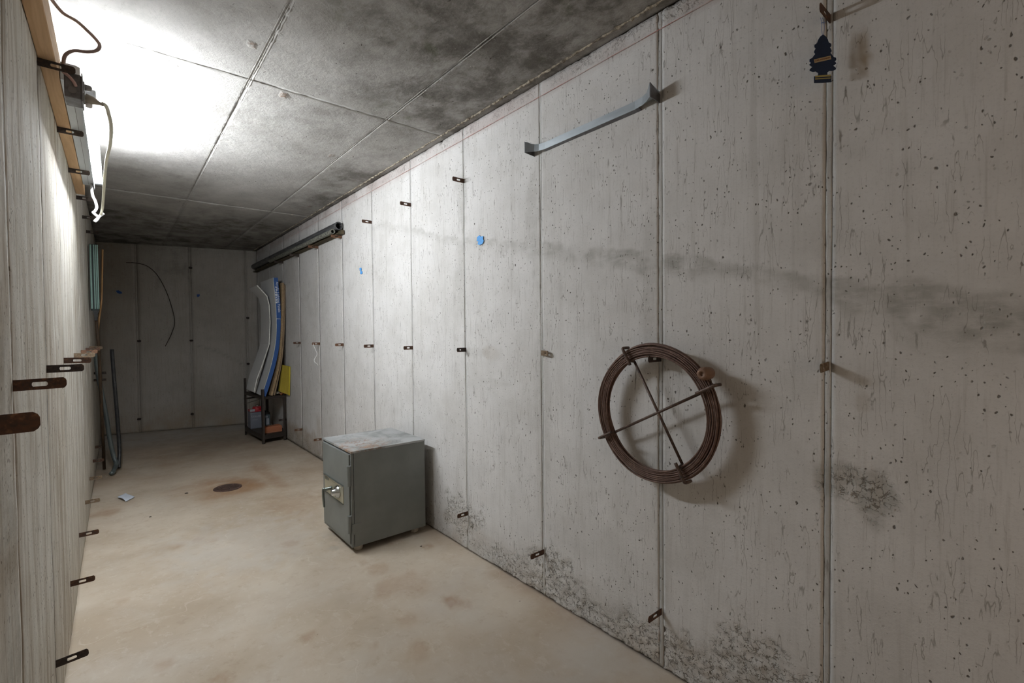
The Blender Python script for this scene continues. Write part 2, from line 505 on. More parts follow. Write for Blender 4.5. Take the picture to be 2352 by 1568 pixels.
def safe_mat(name, top=False):
    t = T(name, .42, .15, .45)
    c = t.mix(t.mr(t.noise(t.P, 6, 4), .35, .7), (.17, .18, .17), (.20, .21, .20))
    sc = t.noise(t.map(t.P, (8, 8, .7)), 14, 4, .7)
    c = t.mix(t.mul(t.mr(sc, .66, .72), .5), c, (.07, .07, .065))
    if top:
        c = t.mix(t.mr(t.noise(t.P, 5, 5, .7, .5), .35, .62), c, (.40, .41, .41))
        V = t.vadd(t.P, (-1.07, -2.72, -.55) and t.comb(-1.07, -2.66, -.55), 1.0)
        ln = t.n('ShaderNodeVectorMath', operation='LENGTH'); t.put(ln.inputs[0], V)
        near = t.sub(1.0, t.mr(ln.outputs['Value'], .06, .24))
        k = t.noise(t.vadd(t.P, t.noise(t.P, 20, 3, .6, col=True), .06), 10, 4, .7)
        rid = t.sub(1.0, t.mr(t.math('ABSOLUTE', t.sub(k, .5)), 0, .05))
        c = t.mix(t.mul(t.mul(rid, near), .85), c, (.20, .085, .03))
        c = t.mix(t.mul(t.mul(t.mr(t.noise(t.P, 16, 4, .7), .5, .7), near), .8), c, (.42, .20, .07))
    return t.done(c, t.bump(t.noise(t.P, 90, 3), .08, .001))
M_safe = safe_mat('grey_safe_enamel')
M_safetop = safe_mat('rust_spotted_safe_top', True)
M_cream = simple('cream_metal_plate', (.50, .48, .37), .35, .6, var=.15, scale=20)
M_chrome = simple('worn_chrome', (.60, .62, .63), .18, 1.0, var=.2, scale=20)
M_chromedark = simple('dark_chrome', (.16, .18, .17), .3, .9)
M_feet = simple('grey_foot', (.42, .38, .32), .8)
M_trough = simple('galvanised_trough', (.42, .46, .49), .38, .75, var=.35, var2=(.22, .25, .27), scale=30, stretch=(1, .25, 1))
M_drain = rust_mat('cast_iron', (.12, .07, .055), (.20, .13, .10), (.07, .045, .04), .7)

def emit(name, col, s):
    m = bpy.data.materials.new(name); m.use_nodes = True
    b = m.node_tree.nodes['Principled BSDF']
    b.inputs['Base Color'].default_value = (.9, .9, .9, 1)
    b.inputs['Emission Color'].default_value = (*col, 1)
    b.inputs['Emission Strength'].default_value = s
    return m
M_tube = emit('lit_tube', (.90, .95, 1.0), TUBE_STRENGTH)

# ------------------------------------------------------------------ the room
def sstep(a, b, x):
    t = np.clip((x - a) / (b - a), 0, 1)
    return t * t * (3 - 2 * t)

def nz(x, y, s, seed=0.0):
    out = np.empty(x.size)
    xf, yf = x.ravel(), y.ravel()
    for i in range(x.size):
        out[i] = mn.fractal(Vector((xf[i] * s, yf[i] * s, seed)), 1.0, 2.0, 3)
    return out.reshape(x.shape)

def add_attr(me, name, arr):
    at = me.attributes.new(name, 'FLOAT', 'POINT')
    at.data.foreach_set('value', np.asarray(arr, dtype=np.float32).ravel())

def grid_mesh(name, us, vs, to3d, depth3, attrs, disp, mat, parent, skirt=.012):
    """us x vs grid; to3d(u,v,d) -> xyz arrays (d = offset into the room). A skirt closes the sides."""
    U, Vv = np.meshgrid(us, vs, indexing='ij')
    d = disp(U, Vv)
    X, Y, Z = to3d(U, Vv, d)
    nu, nv = U.shape
    co = np.stack([X, Y, Z], -1).reshape(-1, 3)
    idx = np.arange(nu * nv).reshape(nu, nv)
    faces = np.stack([idx[:-1, :-1], idx[1:, :-1], idx[1:, 1:], idx[:-1, 1:]], -1).reshape(-1, 4)
    # skirt
    loop = list(idx[:, 0]) + list(idx[-1, 1:]) + list(idx[::-1, -1][1:]) + list(idx[0, ::-1][1:-1])
    u2 = U.ravel()[loop]; v2 = Vv.ravel()[loop]
    bx, by, bz = to3d(u2, v2, np.full(len(loop), -skirt))
    base = len(co)
    co = np.concatenate([co, np.stack([bx, by, bz], -1)])
    n = len(loop)
    sk = [(loop[k], base + k, base + (k + 1) % n, loop[(k + 1) % n]) for k in range(n)]
    faces = np.concatenate([faces, np.array(sk)])
    me = bpy.data.meshes.new(name)
    me.from_pydata([], [], [])
    me.vertices.add(len(co)); me.vertices.foreach_set('co', co.ravel())
    me.loops.add(len(faces) * 4); me.loops.foreach_set('vertex_index', faces.astype(np.int32).ravel())
    me.polygons.add(len(faces))
    me.polygons.foreach_set('loop_start', np.arange(0, len(faces) * 4, 4, dtype=np.int32))
    me.polygons.foreach_set('use_smooth', np.concatenate([np.ones(len(faces) - n, bool), np.zeros(n, bool)]))
    me.update(calc_edges=True)
    for an, fn in attrs.items():
        v = fn(U, Vv).ravel()
        add_attr(me, an, np.concatenate([v, v[loop]]))
    o = link_mesh(name, me, mat[0] if isinstance(mat, tuple) else mat, parent)
    if isinstance(mat, tuple):
        me.materials.append(mat[1])
        r = np.maximum(attrs['rough'](U, Vv), attrs['pink'](U, Vv)).ravel()
        r = np.concatenate([r, r[loop]])
        me.polygons.foreach_set('material_index', (r[faces].max(1) > .003).astype(np.int32))
    return o

def uneven(lo, hi, fine_lo, step_f, step_c):
    a = list(np.arange(lo, min(fine_lo, hi), step_f)) if fine_lo > lo else [lo]
    b = list(np.arange(max(fine_lo, lo) if fine_lo > lo else lo + step_c, hi, step_c))
    s = sorted(set([round(x, 5) for x in a + b + [hi]]))
    if len(s) > 1 and s[-1] - s[-2] < 1e-3: s.pop(-2)
    return np.array(s)

def uni(lo, hi, step):
    return np.linspace(lo, hi, max(2, int(round((hi - lo) / step)) + 1))

BAND = [(-.3, 1.14), (.08, 1.225), (.26, 1.265), (.34, 1.285), (.44, 1.33), (.68, 1.40), (.95, 1.447), (1.18, 1.49), (1.69, 1.612), (2.1, 1.70), (2.48, 1.78), (3.2, 1.98), (3.6, 2.02)]
BWID = [(-.3, .075), (.26, .066), (.44, .035), (.68, .024), (.95, .040), (1.18, .034), (1.69, .026), (2.48, .022), (3.2, .02), (3.6, .01)]
BAMP = [(-.3, .95), (.30, .95), (.44, .75), (.68, .6), (.95, .85), (1.3, .65), (1.69, .45), (2.1, .4), (2.48, .45), (3.2, .4), (3.6, 0.0)]

def blob(U, V, a, b, ra, rb, k=.45):
    r = np.sqrt(((U - a) / ra) ** 2 + ((V - b) / rb) ** 2) + k * nzc(U, V)
    return 1 - sstep(.55, 1.05, r)
_nzcache = {}
def nzc(U, V, s=14.0):
    key = (U.shape, float(U.flat[0]), float(V.flat[0]), float(U.flat[-1]), s)
    if key not in _nzcache: _nzcache[key] = nz(U, V, s, 2.2)
    return _nzcache[key]

def stain_R(U, V):
    c = np.interp(U, *zip(*BAND)); wd = np.interp(U, *zip(*BWID)); am = np.interp(U, *zip(*BAMP))
    n = nzc(U, V); n2 = nzc(U, V, 4.0)
    t = (V - c) + .02 * n + .012 * n2
    s = sstep(wd * 1.05, wd * .65, t) * sstep(-wd * 1.9, -wd * .3, t) * am * np.clip(.75 + .9 * nz(U, V, 24.0, 4.4), .15, 1.15)
    # dark weeping round the joints
    for y, z, ra, rb, a in [(1.0, 1.35, .05, .3, .3), (1.56, .9, .06, .5, .22), (1.62, 1.7, .05, .25, .35), (2.2, 1.95, .06, .16, .45), (.955, .62, .03, .5, .35), (2.22, 1.55, .05, .25, .3),
                            (.42, .8, .05, .07, .7), (.34, .77, .07, .07, .7), (.955, 1.25, .03, .3, .3), (2.1, 1.1, .15, .03, .25), (1.9, .95, .2, .02, .2)]:
        s = np.maximum(s, blob(U, V, y, z, ra, rb) * a)
    s = np.maximum(s, .35 * sstep(.35, .0, V) * (.6 + .6 * n2))
    return np.clip(s, 0, 1)

def rough_R(U, V):
    n = nzc(U, V, 6.0)
    h = .10 + .055 * n
    r = sstep(h + .05, h - .04, V) * np.clip(.62 + .9 * nzc(U, V, 3.0), .1, 1)
    for y, z, ra, rb in [(1.52, .10, .20, .14), (1.30, .04, .2, .09), (2.22, .17, .20, .13), (.95, .06, .28, .10), (.62, .17, .16, .12), (.36, .78, .09, .06), (.30, .10, .25, .12)]:
        r = np.maximum(r, blob(U, V, y, z, ra, rb, .6))
    top = sstep(2.262, 2.285, V) * np.clip(.45 + 1.2 * nzc(U, V, 9.0), 0, 1)
    return np.clip(np.maximum(r, top * .8), 0, 1)

def brown_R(U, V):
    s = np.zeros_like(U)
    for y, z, ra, rb, a in [(.364, 1.955, .010, .018, .5), (.366, 1.925, .013, .028, .8), (.362, 1.898, .017, .022, .9), (.367, 1.866, .016, .011, .8), (.362, 1.02, .02, .035, .30), (2.2, .12, .3, .06, .25), (1.95, 1.1, .08, .04, .22),
                            (4.0, .12, 1.6, .10, .35), (5.3, .10, 1.2, .14, .6), (4.7, .22, .1, .2, .3)]:
        s = np.maximum(s, blob(U, V, y, z, ra, rb, .35) * a)
    s = np.maximum(s, .35 * sstep(.22, .0, V) * np.clip(.5 + nzc(U, V, 5.0), 0, 1))
    return np.clip(s, 0, 1)

def pink_R(U, V):
    return np.clip(sstep(2.235, 2.262, V) * (.7 + .7 * nzc(U, V, 5.0)), 0, 1) * sstep(-.5, .6, U + 1)

def zero(U, V): return np.zeros_like(U)

def disp_R(U, V):
    r = rough_R(U, V)
    fine = nz(U, V, 42, 6.6) if r.max() > .02 else 0
    d = .0015 * nzc(U, V, 4.0) + r * (.0075 * fine - .003)
    line = np.exp(-((V - 2.292 - .006 * nzc(U, V, 9.0)) / .004) ** 2)
    return d + .004 * line

def make_wall(name, seams, lo, hi, to3d, mat, attrs, disp, step, fine, core_poly, ax_axes='y'):
    bm = B(); prism(bm, core_poly, 0.0, ZC, 'xyz')
    core = obj(name, bm, M_core)
    tag(core, kind='structure')
    core['label'] = {'wall_right': 'pale board-marked concrete side wall carrying the wire coil', 'wall_left': 'streaky pale concrete side wall close to the camera',
                     'wall_back': 'dim grey concrete end wall with a hanging wire'}[name]
    ss = [lo] + [s for s in seams if lo + .05 < s < hi - .02] + [hi]
    for i in range(len(ss) - 1):
        gap = lambda y: .0088 if y < 1.2 or (name == 'wall_left' and y < 1.5) else (.0064 if y < 2.3 else .0042)
        a = ss[i] + (gap(ss[i]) if i else 0); b = ss[i + 1] - (gap(ss[i + 1]) if i < len(ss) - 2 else 0)
        st = step * (1 if b < fine or a < fine - .2 else 2.2)
        us = uni(a, b, st)
        vs = uneven(.002, ZC - .001, .36 if a < fine else .0, .006 if a < fine else .02, .014 if a < fine else .03)
        grid_mesh('concrete_panel', us, vs, to3d, None, attrs, disp, mat, core)
        if i < len(ss) - 2:
            s = ss[i + 1]
            q = gap(s) - (.0026 if name == 'wall_left' and s < 2.4 else .0012 if s < 1.2 else .0006 if s < 2.3 else .0003)
            grid_mesh('joint_strip', np.linspace(s - q, s + q, 4), uni(.002, ZC - .001, .012 if s < fine else .04),
                      to3d, None, {k: v for k, v in attrs.items()}, lambda U, V, s=s: -.0016 + (.0014 if s < 2.3 else .0005) * nz(U * 2, V, 30, s) + .0016 * np.exp(-((U - s) / .002) ** 2),
                      M_strip if ax_axes == 'y' else mat, core, skirt=.009)
    return core

wall_right = make_wall('wall_right', SEAM_R, Y0, YBR, lambda u, v, d: (XR - d, u, v), (M_wallR, M_wallR2),
    dict(stain=stain_R, rough=rough_R, brown=brown_R, pink=pink_R), disp_R, .010, 2.6,
    [(XR + .009, Y0), (XR + .16, Y0), (XR + .16, YBR + .2), (XR + .009, YBR)])

def stain_L(U, V):
    s = np.zeros_like(U)
    s = np.maximum(s, .75 * sstep(1.50, 1.36, U) * np.clip(.55 + .9 * nzc(U, V, 4.0), 0, 1))
    s = np.maximum(s, .35 * np.exp(-((U - 2.02) / .05) ** 2))
    s = np.maximum(s, .45 * sstep(5.2, 6.4, U) * np.clip(.6 + .8 * nzc(U, V, 3.0), 0, 1))
    return np.clip(s, 0, 1)
def brown_L(U, V):
    s = .55 * sstep(1.46, 1.34, U) * np.clip(.4 + 1.2 * nzc(U, V, 5.0), 0, 1)
    s = np.maximum(s, .5 * sstep(5.5, 6.5, U) * np.clip(.5 + nzc(U, V, 4.0), 0, 1))
    s = np.maximum(s, .42 * sstep(2.01, 2.03, U) * sstep(2.62, 2.60, U) * np.clip(.5 + 1.1 * nz(U * 6, V, 4.0, 3.1), 0, 1))
    return np.clip(np.maximum(s, .3 * sstep(.5, 0, V)), 0, 1)
wall_left = make_wall('wall_left', SEAM_L, Y0, YBL, lambda u, v, d: (XL + d, u, v), M_wallL,
    dict(stain=stain_L, rough=zero, brown=brown_L, pink=zero), lambda U, V: .002 * nzc(U, V, 4.0) + .0012 * nz(U * 8, V * .8, 6, 1.0), .010, 2.6,
    [(XL - .009, Y0), (XL - .16, Y0), (XL - .16, YBL + .1), (XL - .009, YBL)])

kb = (YBR - YBL) / (XR - XL)
nb = Vector((kb, -1, 0)).normalized()        # into the room
def to_back(u, v, d):
    return (u + nb.x * d, YBL + (u - XL) * kb + nb.y * d, v)
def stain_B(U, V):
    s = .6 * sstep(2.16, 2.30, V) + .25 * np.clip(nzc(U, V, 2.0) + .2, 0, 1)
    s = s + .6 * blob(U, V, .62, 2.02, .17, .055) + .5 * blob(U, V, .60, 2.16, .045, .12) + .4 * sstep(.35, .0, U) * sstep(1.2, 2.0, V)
    # diagonal stain line
    c = np.interp(U, [.80, 1.0, 1.3], [1.06, .99, .80])
    s = s + .8 * np.exp(-((V - c) / .012) ** 2) * ((U > .79) & (U < 1.33))
    for a, b0, b1 in [(.30, 2.02, 2.2), (.42, 1.75, 2.1), (.69, 2.0, 2.2), (.745, 1.8, 2.15), (.88, 1.95, 2.22), (.90, 2.05, 2.18), (.88, 1.25, 1.42), (1.15, 2.13, 2.24)]:
        s = s + .8 * np.exp(-((U - a - .006 * np.sin(V * 25)) / .006) ** 2) * sstep(b0, b0 + .05, V) * sstep(b1, b1 - .05, V)
    return np.clip(s, 0, 1)
def brown_B(U, V):
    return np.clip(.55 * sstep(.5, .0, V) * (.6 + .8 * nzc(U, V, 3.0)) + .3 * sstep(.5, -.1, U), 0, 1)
def rough_B(U, V): return .35 * sstep(.30, .05, V) * np.clip(.3 + nzc(U, V, 5.0), 0, 1)
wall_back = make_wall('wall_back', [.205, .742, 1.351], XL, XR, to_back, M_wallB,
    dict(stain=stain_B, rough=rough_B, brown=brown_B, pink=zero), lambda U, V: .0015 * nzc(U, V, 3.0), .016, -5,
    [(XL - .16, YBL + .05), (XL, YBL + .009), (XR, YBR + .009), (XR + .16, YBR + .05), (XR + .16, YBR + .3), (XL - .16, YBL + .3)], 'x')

bm = B(); box(bm, (XL - .16, Y0 - .15, 0), (XR + .16, Y0 - .0, ZC))
tag(obj('wall_front', bm, M_wallB), 'concrete end wall behind the camera', kind='structure')

# ceiling slab: form panels with fins of squeezed-out concrete between them
bm = B(); box(bm, (XL - .16, Y0 - .15, ZC + .009), (XR + .16, YBL + .3, ZC + .2))
ceiling = tag(obj('ceiling', bm, M_core), 'mould-darkened concrete ceiling with raised board joints', kind='structure')
def mold_c(U, V):
    # U = x, V = y ; heavy at the near right, along the right wall and at the far end
    n = nzc(U, V, 1.6)
    a = sstep(.30, 1.05, U) * sstep(3.6, 1.7, V)
    b = .80 * sstep(1.0, 1.32, U) * sstep(7.0, 3.0, V)
    c = .9 * sstep(4.3, 6.0, V)
    e = .75 * sstep(.25, .6, U) * sstep(2.0, 1.3, V)
    d = .30
    m = np.maximum.reduce([a, b, c, e, np.full_like(U, d)])
    return np.clip(m * (1.0 + .55 * n) + .10 * n, 0, 1)
def brown_c(U, V):
    s = np.zeros_like(U)
    for x, y, ra, rb, a in [(.628, 2.40, .022, .035, 1), (1.058, 3.03, .02, .04, .6), (.428, 2.06, .016, .02, .8), (1.33, 4.35, .02, .04, .8)]:
        s = np.maximum(s, blob(U, V, x, y, ra, rb, .5) * a)
    return s
xs = [XL, .476, 1.113, XR]
ys = [Y0, -.04, 2.34, 4.74, 7.2]
CG = .0015
for i in range(3):
    for j in range(4):
        x0 = xs[i] + (CG if i else 0); x1 = xs[i + 1] - (CG if i < 2 else 0)
        y0 = ys[j] + (CG if j else 0); y1 = ys[j + 1] - CG if j < 3 else 7.52
        st = .014 if j in (1, 2) else .035
        grid_mesh('concrete_panel', uni(x0, x1, st), uni(y0, y1, st * 1.3), lambda u, v, d: (u, v, ZC - d), None,
                  dict(mold=mold_c, brown=brown_c), lambda U, V: .002 * nzc(U, V, 3.0) + .0012 * nzc(U, V, 14.0), M_ceil, ceiling, skirt=.008)
def fin(path, wd, ht, name='joint_fin', m=None, rnd=1.0, ragged=0.0):
    bm = B()
    P = [Vector(p) for p in path]
    prev = None
    for k, p in enumerate(P):
        d = (P[min(k + 1, len(P) - 1)] - P[max(k - 1, 0)]).normalized()
        s = Vector((-d.y, d.x, 0))
        w_ = wd * (1 + .5 * rnd * mn.noise(p * 23)); h_ = ht * (.75 + .6 * rnd * mn.noise(p * 31 + Vector((5, 0, 0))))
        if ragged: h_ += max(0, mn.noise(p * 60)) * ragged; w_ += max(0, mn.noise(p * 47)) * ragged
        row = [bm.verts.new(p - s * w_), bm.verts.new(p - s * w_ * .35 + Vector((0, 0, -h_))), bm.verts.new(p + s * w_ * .35 + Vector((0, 0, -h_))), bm.verts.new(p + s * w_)]
        if prev:
            for q in range(3): bm.faces.new((prev[q], prev[q + 1], row[q + 1], row[q]))
        prev = row
    return obj(name, bm, m or M_fin, ceiling)
def line(a, b, n):
    a, b = Vector(a), Vector(b)
    return [a.lerp(b, k / n) for k in range(n + 1)]
for x in (.476, 1.113):
    for o in (-.009, .0, .009) if x < .6 else (-.007, .007):
        fin(line((x + o, Y0, ZC + .002), (x + o, 7.3, ZC + .002), 700), .0030, .0034)
for y in (2.34, 4.74):
    fin(line((XL, y, ZC + .002), (XR, y, ZC + .002), 200), .003, .005)
fin(line((XR - .045, Y0, ZC - .001), (XR - .045, 7.15, ZC - .001), 1400), .0035, .005, 'crusted_edge', M_crust, 1.2, .012)

# floor
bm = B(); box(bm, (XL - .16, Y0 - .15, -.2), (XR + .16, YBL + .3, -.012))
floor = tag(obj('floor', bm, M_core), 'stained tan concrete floor sloping to a round drain', kind='structure')
def rust_f(U, V):
    n = nzc(U, V, 3.0)
    r = np.sqrt(((U - .66) / .42) ** 2 + ((V - 4.36) / .55) ** 2) + .35 * n
    s = .85 * (1 - sstep(.25, 1.0, r))
    r2 = np.sqrt(((U - .98) / .10) ** 2 + ((V - 4.5) / .9) ** 2) + .3 * n
    s = np.maximum(s, .55 * (1 - sstep(.3, 1, r2)))
    s = np.maximum(s, .42 * sstep(1.33, 1.47, U) * np.clip(.5 + n, 0, 1) * sstep(4.0, 2.5, V))
    s = np.maximum(s, .5 * blob(U, V, -.08, 4.25, .12, .10, .3))
    s = np.maximum(s, .4 * blob(U, V, 1.02, 2.08, .16, .14, .5))
    s = np.maximum(s, .30 * sstep(3.6, 4.6, V) * np.clip(.45 + n, 0, 1))
    rr = random.Random(5)
    spots = [(1.138, 1.78, .055, .75), (1.0, 2.3, .06, .4), (1.33, 2.35, .03, .5), (.95, 3.6, .25, .3)] + [(rr.uniform(.0, 1.2), rr.uniform(1.5, 3.4), rr.uniform(.015, .05), rr.uniform(.25, .5)) for _ in range(26)]
    for x, y, r_, a in spots:
        s = np.maximum(s, a * blob(U, V, x, y, r_, r_ * 1.3, .5))
    return np.clip(s, 0, 1)
def dark_f(U, V):  # darker far floor, far left edge and patch around the safe
    n = nzc(U, V, 2.2)
    s = .45 * sstep(4.8, 6.0, V) * np.clip(.6 + .8 * n, 0, 1) * sstep(7.4, 6.4, V)
    s = np.maximum(s, .65 * sstep(.10, -.14, U) * sstep(4.9, 5.6, V))
    s = np.maximum(s, .5 * blob(U, V, 1.2, 2.75, .30, .25, .4))
    return np.clip(s, 0, 1)
def dust_f(U, V):
    n = nzc(U, V, 1.8)
    s = .6 * sstep(2.8, 1.5, V) * np.clip(.35 + 1.0 * n, 0, 1)
    s = np.maximum(s, .8 * sstep(6.2, 7.0, V))
    s = np.maximum(s, .35 * blob(U, V, .55, 3.1, .45, .5, .6))
    return np.clip(s, 0, 1)
grid_mesh('floor_slab', uni(XL - .008, XR + .008, .02), uni(Y0, 7.53, .03), lambda u, v, d: (u, v, d), None,
          dict(rust=rust_f, dirt=dark_f, dust=dust_f), lambda U, V: -.0008 + .0007 * nzc(U, V, 3.0), M_floor, floor, skirt=.012)

# red chalk line snapped along the top of the right wall
bm = B()
yy = np.arange(-.2, 6.2, .05)
prev = None
for y in yy:
    z = 2.2575 + .0008 * mn.noise(Vector((y * 3, 0, 0)))
    row = [bm.verts.new((XR - .0038, y, z - .0011)), bm.verts.new((XR - .0038, y, z + .0011))]
    if prev: bm.faces.new((prev[0], prev[1], row[1], row[0]))
    prev = row
obj('chalk_line', bm, M_chalk, wall_right)

# ------------------------------------------------------------------ form ties (rusty strap ends sticking out of the concrete)
def strap_mesh(L=.079, W=.023, th=.0022, slot=(.026, .050, .0046)):
    """strap along +x, width along z, thickness along y"""
    bm = B()
    n = 16
    hw = W / 2
    out = [(-.006, -hw), (L * .5, -hw), (L - .005, -hw), (L - .0015, -hw + .003), (L, -hw * .4), (L, hw * .4), (L - .0015, hw - .003), (L - .005, hw), (L * .5, hw), (-.006, hw), (-.006, hw * .4), (-.006, -hw * .4)]
    s0, s1, sh = slot
    inn = [(s0 + sh * .3, -sh), ((s0 + s1) / 2, -sh), (s1 - sh * .6, -sh), (s1 - sh * .2, -sh * .7), (s1, -sh * .3), (s1, sh * .3), (s1 - sh * .2, sh * .7), (s1 - sh * .6, sh), ((s0 + s1) / 2, sh), (s0 + sh * .3, sh), (s0, sh * .4), (s0, -sh * .4)]
    lay = []
    for y in (-th / 2, th / 2):
        lay.append(([bm.verts.new((p[0], y, p[1])) for p in out], [bm.verts.new((p[0], y, p[1])) for p in inn]))
    m = len(out)
    for o_, i_ in lay:
        for k in range(m): bm.faces.new((o_[k], o_[(k + 1) % m], i_[(k + 1) % m], i_[k]))
    for q in (0, 1):
        for k in range(m):
            bm.faces.new((lay[0][q][k], lay[0][q][(k + 1) % m], lay[1][q][(k + 1) % m], lay[1][q][k]))
    return bm

bm = strap_mesh(); bmesh.ops.recalc_face_normals(bm, faces=bm.faces[:])
me_tie = bpy.data.meshes.new('form_tie'); bm.to_mesh(me_tie); bm.free(); me_tie.materials.append(M_rust)
bm = strap_mesh(.058, .023, .003, (.030, .042, .003)); bmesh.ops.recalc_face_normals(bm, faces=bm.faces[:])
me_short = bpy.data.meshes.new('form_tie_short'); bm.to_mesh(me_short); bm.free(); me_short.materials.append(M_rust)

def tie(side, y, z, label, group, m=None, mesh=None, rz=0, ry=0, rx=0, ln=1.0):
    o = bpy.data.objects.new('form_tie', (mesh or me_tie))
    COL.objects.link(o)
    x = XL + .001 if side == 'L' else XR - .001
    base = 0 if side == 'L' else PI
    o.location = (x, y, z)
    o.rotation_euler = (math.radians(rx), math.radians(ry), base + math.radians(rz))
    o.scale = (ln, 1, 1)
    if m:
        o.material_slots[0].link = 'OBJECT'; o.material_slots[0].material = m
    tag(o, label, 'strap', group)
    return o

GLT, GLM, GLB = 'strap ends along the top of the left wall', 'strap ends along the middle of the left wall', 'strap ends along the foot of the left wall'
GRT, GRM, GRB = 'strap ends along the top of the right wall', 'strap ends along the middle of the right wall', 'strap ends along the foot of the right wall'
yl = lambda n: 1.397 + .61 * n
yr = lambda n: .9547 + .61 * n
# left wall, middle row
midL = [(-1, M_rust, 'large rusty strap end cut off by the left picture edge', 1.16), (0, M_rust, 'dark brown slotted strap on left wall, second nearest in middle row', 1.0),
        (1, M_rustdark, 'slotted strap third from the camera in the left wall middle row', 1.06), (2, M_rust, 'orange-tipped slotted strap fourth from camera in left middle row', 1.05),
        (3, M_rustpale, 'tan-ended strap fifth from camera in left middle row', 1.0), (4, M_rustorange, 'pale orange strap sixth from camera in left middle row', .95),
        (5, M_rust, 'strap seventh from camera, last but one of the left middle row cluster', .95), (6, M_rustpale, 'farthest pale strap in the left wall middle row, highest of cluster', 1.0)]
for n, m, lb, ln in midL: tie('L', yl(n), ROWM + (.0 if n else .0), lb, GLM, m, ln=ln, rz=random.uniform(-2, 2), ry=random.uniform(-1.5, 1.5))
topL = [(1, M_rustdark, 'wide dark strap carrying the junction box on the left wall', 1.06), (2, M_rustdark, 'dark slotted strap under the middle of the lit tube lamp', 1.0),
        (3, M_rustdark, 'dark strap under the far end of the lit tube lamp', 1.0), (4, M_rustdark, 'grey strap just beyond the far end of the wooden batten', 1.0),
        (5, M_rustdark, 'small dim strap beside the hanging knot of white cord', .95), (6, M_rustdark, 'small dark strap just above the teal ribbed shovel blade', .95)]
for n, m, lb, ln in topL: tie('L', yl(n), ROWT - .004, lb, GLT, m, ln=ln, rz=random.uniform(-1, 1), ry=0)
botL = [(1, 'largest slotted strap low on left wall, bottom corner of picture', M_rustdark), (2, 'rusty slotted strap second from camera near the left wall foot', M_rust),
        (3, 'rusty slotted strap third from camera near the left wall foot', M_rust), (4, 'twisted tan-tipped strap fourth from camera at left wall foot', M_rustpale),
        (5, 'small strap fifth from camera at left wall foot, left of paper', M_rustpale), (6, 'tiny strap sixth from camera at left wall foot', M_rust),
        (7, 'farthest tiny strap at left wall foot, behind the bent hoses', M_rust)]
for n, lb, m in botL: tie('L', yl(n), ROWB, lb, GLB, m, rz=random.uniform(-3, 3), ry=(-4 if n == 1 else random.uniform(-3, 1)), ln=.95 if n < 4 else .85)
# right wall, middle row
tie('R', .440, ROWM, 'brown strap end beside the widest joint, right of the wire coil', GRM, M_rustpale, me_short, ry=4)
tie('R', yr(0), ROWM + .001, 'dark strap end the wire coil hangs on', GRM, M_rustdark, ln=.95)
tie('R', yr(1), ROWM + .002, 'strap end bent flat against wall, left of wire coil', GRM, M_rustpale, me_short, rz=74, ry=0)
tie('R', yr(2), ROWM + .002, 'short grey-brown strap above and right of the safe', GRM, M_rustdark, me_short)
tie('R', yr(3), ROWM, 'slotted brown strap directly above the safe in middle row', GRM, M_rust, ln=.82)
tie('R', yr(4), ROWM, 'slotted brown strap above left part of the safe', GRM, M_rust, ln=.95)
tie('R', yr(5), ROWM, 'rusty slotted strap just right of the strap holding white string', GRM, M_rustorange, ln=.9)
tie('R', yr(6), ROWM, 'rusty strap with a white string hanging from it', GRM, M_rustorange, ln=.9)
tie('R', yr(7), ROWM, 'farthest visible strap in right middle row, above the yellow slab', GRM, M_rust, ln=.9)
# right wall, top row
tie('R', .440, ROWT + .003, 'rusty strap at upper right holding the dark blue air freshener', GRT, M_rust, ln=.95)
tie('R', yr(2), ROWT, 'nearest free rusty strap in right top row, left of metal trough', GRT, M_rust, ln=.93)
tie('R', yr(3), ROWT - .002, 'middle one of three free rusty straps high on right wall', GRT, M_rust, ln=.95)
tie('R', yr(4), ROWT - .004, 'farthest of three free straps high on right wall, near pipes', GRT, M_rust, ln=.95)
tie('R', yr(5), ROWT - .018, 'orange strap under the near end of the black pipe', GRT, M_rustorange, ln=1.15)
tie('R', yr(6), ROWT - .018, 'second orange strap under the pipes from their near end', GRT, M_rustorange, ln=1.15)
tie('R', yr(7), ROWT - .018, 'grey crusted strap under the pipes, third from near end', GRT, M_rustdark, ln=1.15)
tie('R', yr(8), ROWT - .018, 'small dark strap under the pipes, fourth from near end', GRT, M_rustdark, ln=1.15)
# right wall, bottom row
tie('R', yr(0), ROWB, 'nearest low strap on right wall, rightmost of bottom row', GRB, M_rust, ry=0)
tie('R', yr(1), ROWB, 'low rusty strap above pitted concrete, second from camera', GRB, M_rust)
tie('R', yr(2), ROWB, 'low rusty strap on right wall just right of the safe', GRB, M_rust, ln=.85)
tie('R', yr(6), ROWB, 'low orange strap on right wall left of the safe top', GRB, M_rustorange, ln=.9)
tie('R', yr(7), ROWB, 'low orange strap on right wall just right of shelf unit', GRB, M_rustorange, ln=.95)
tie('R', yr(8), ROWB + .02, 'thin grey strap on right wall seen through the shelf unit', GRB, M_rustdark, ln=1.0)

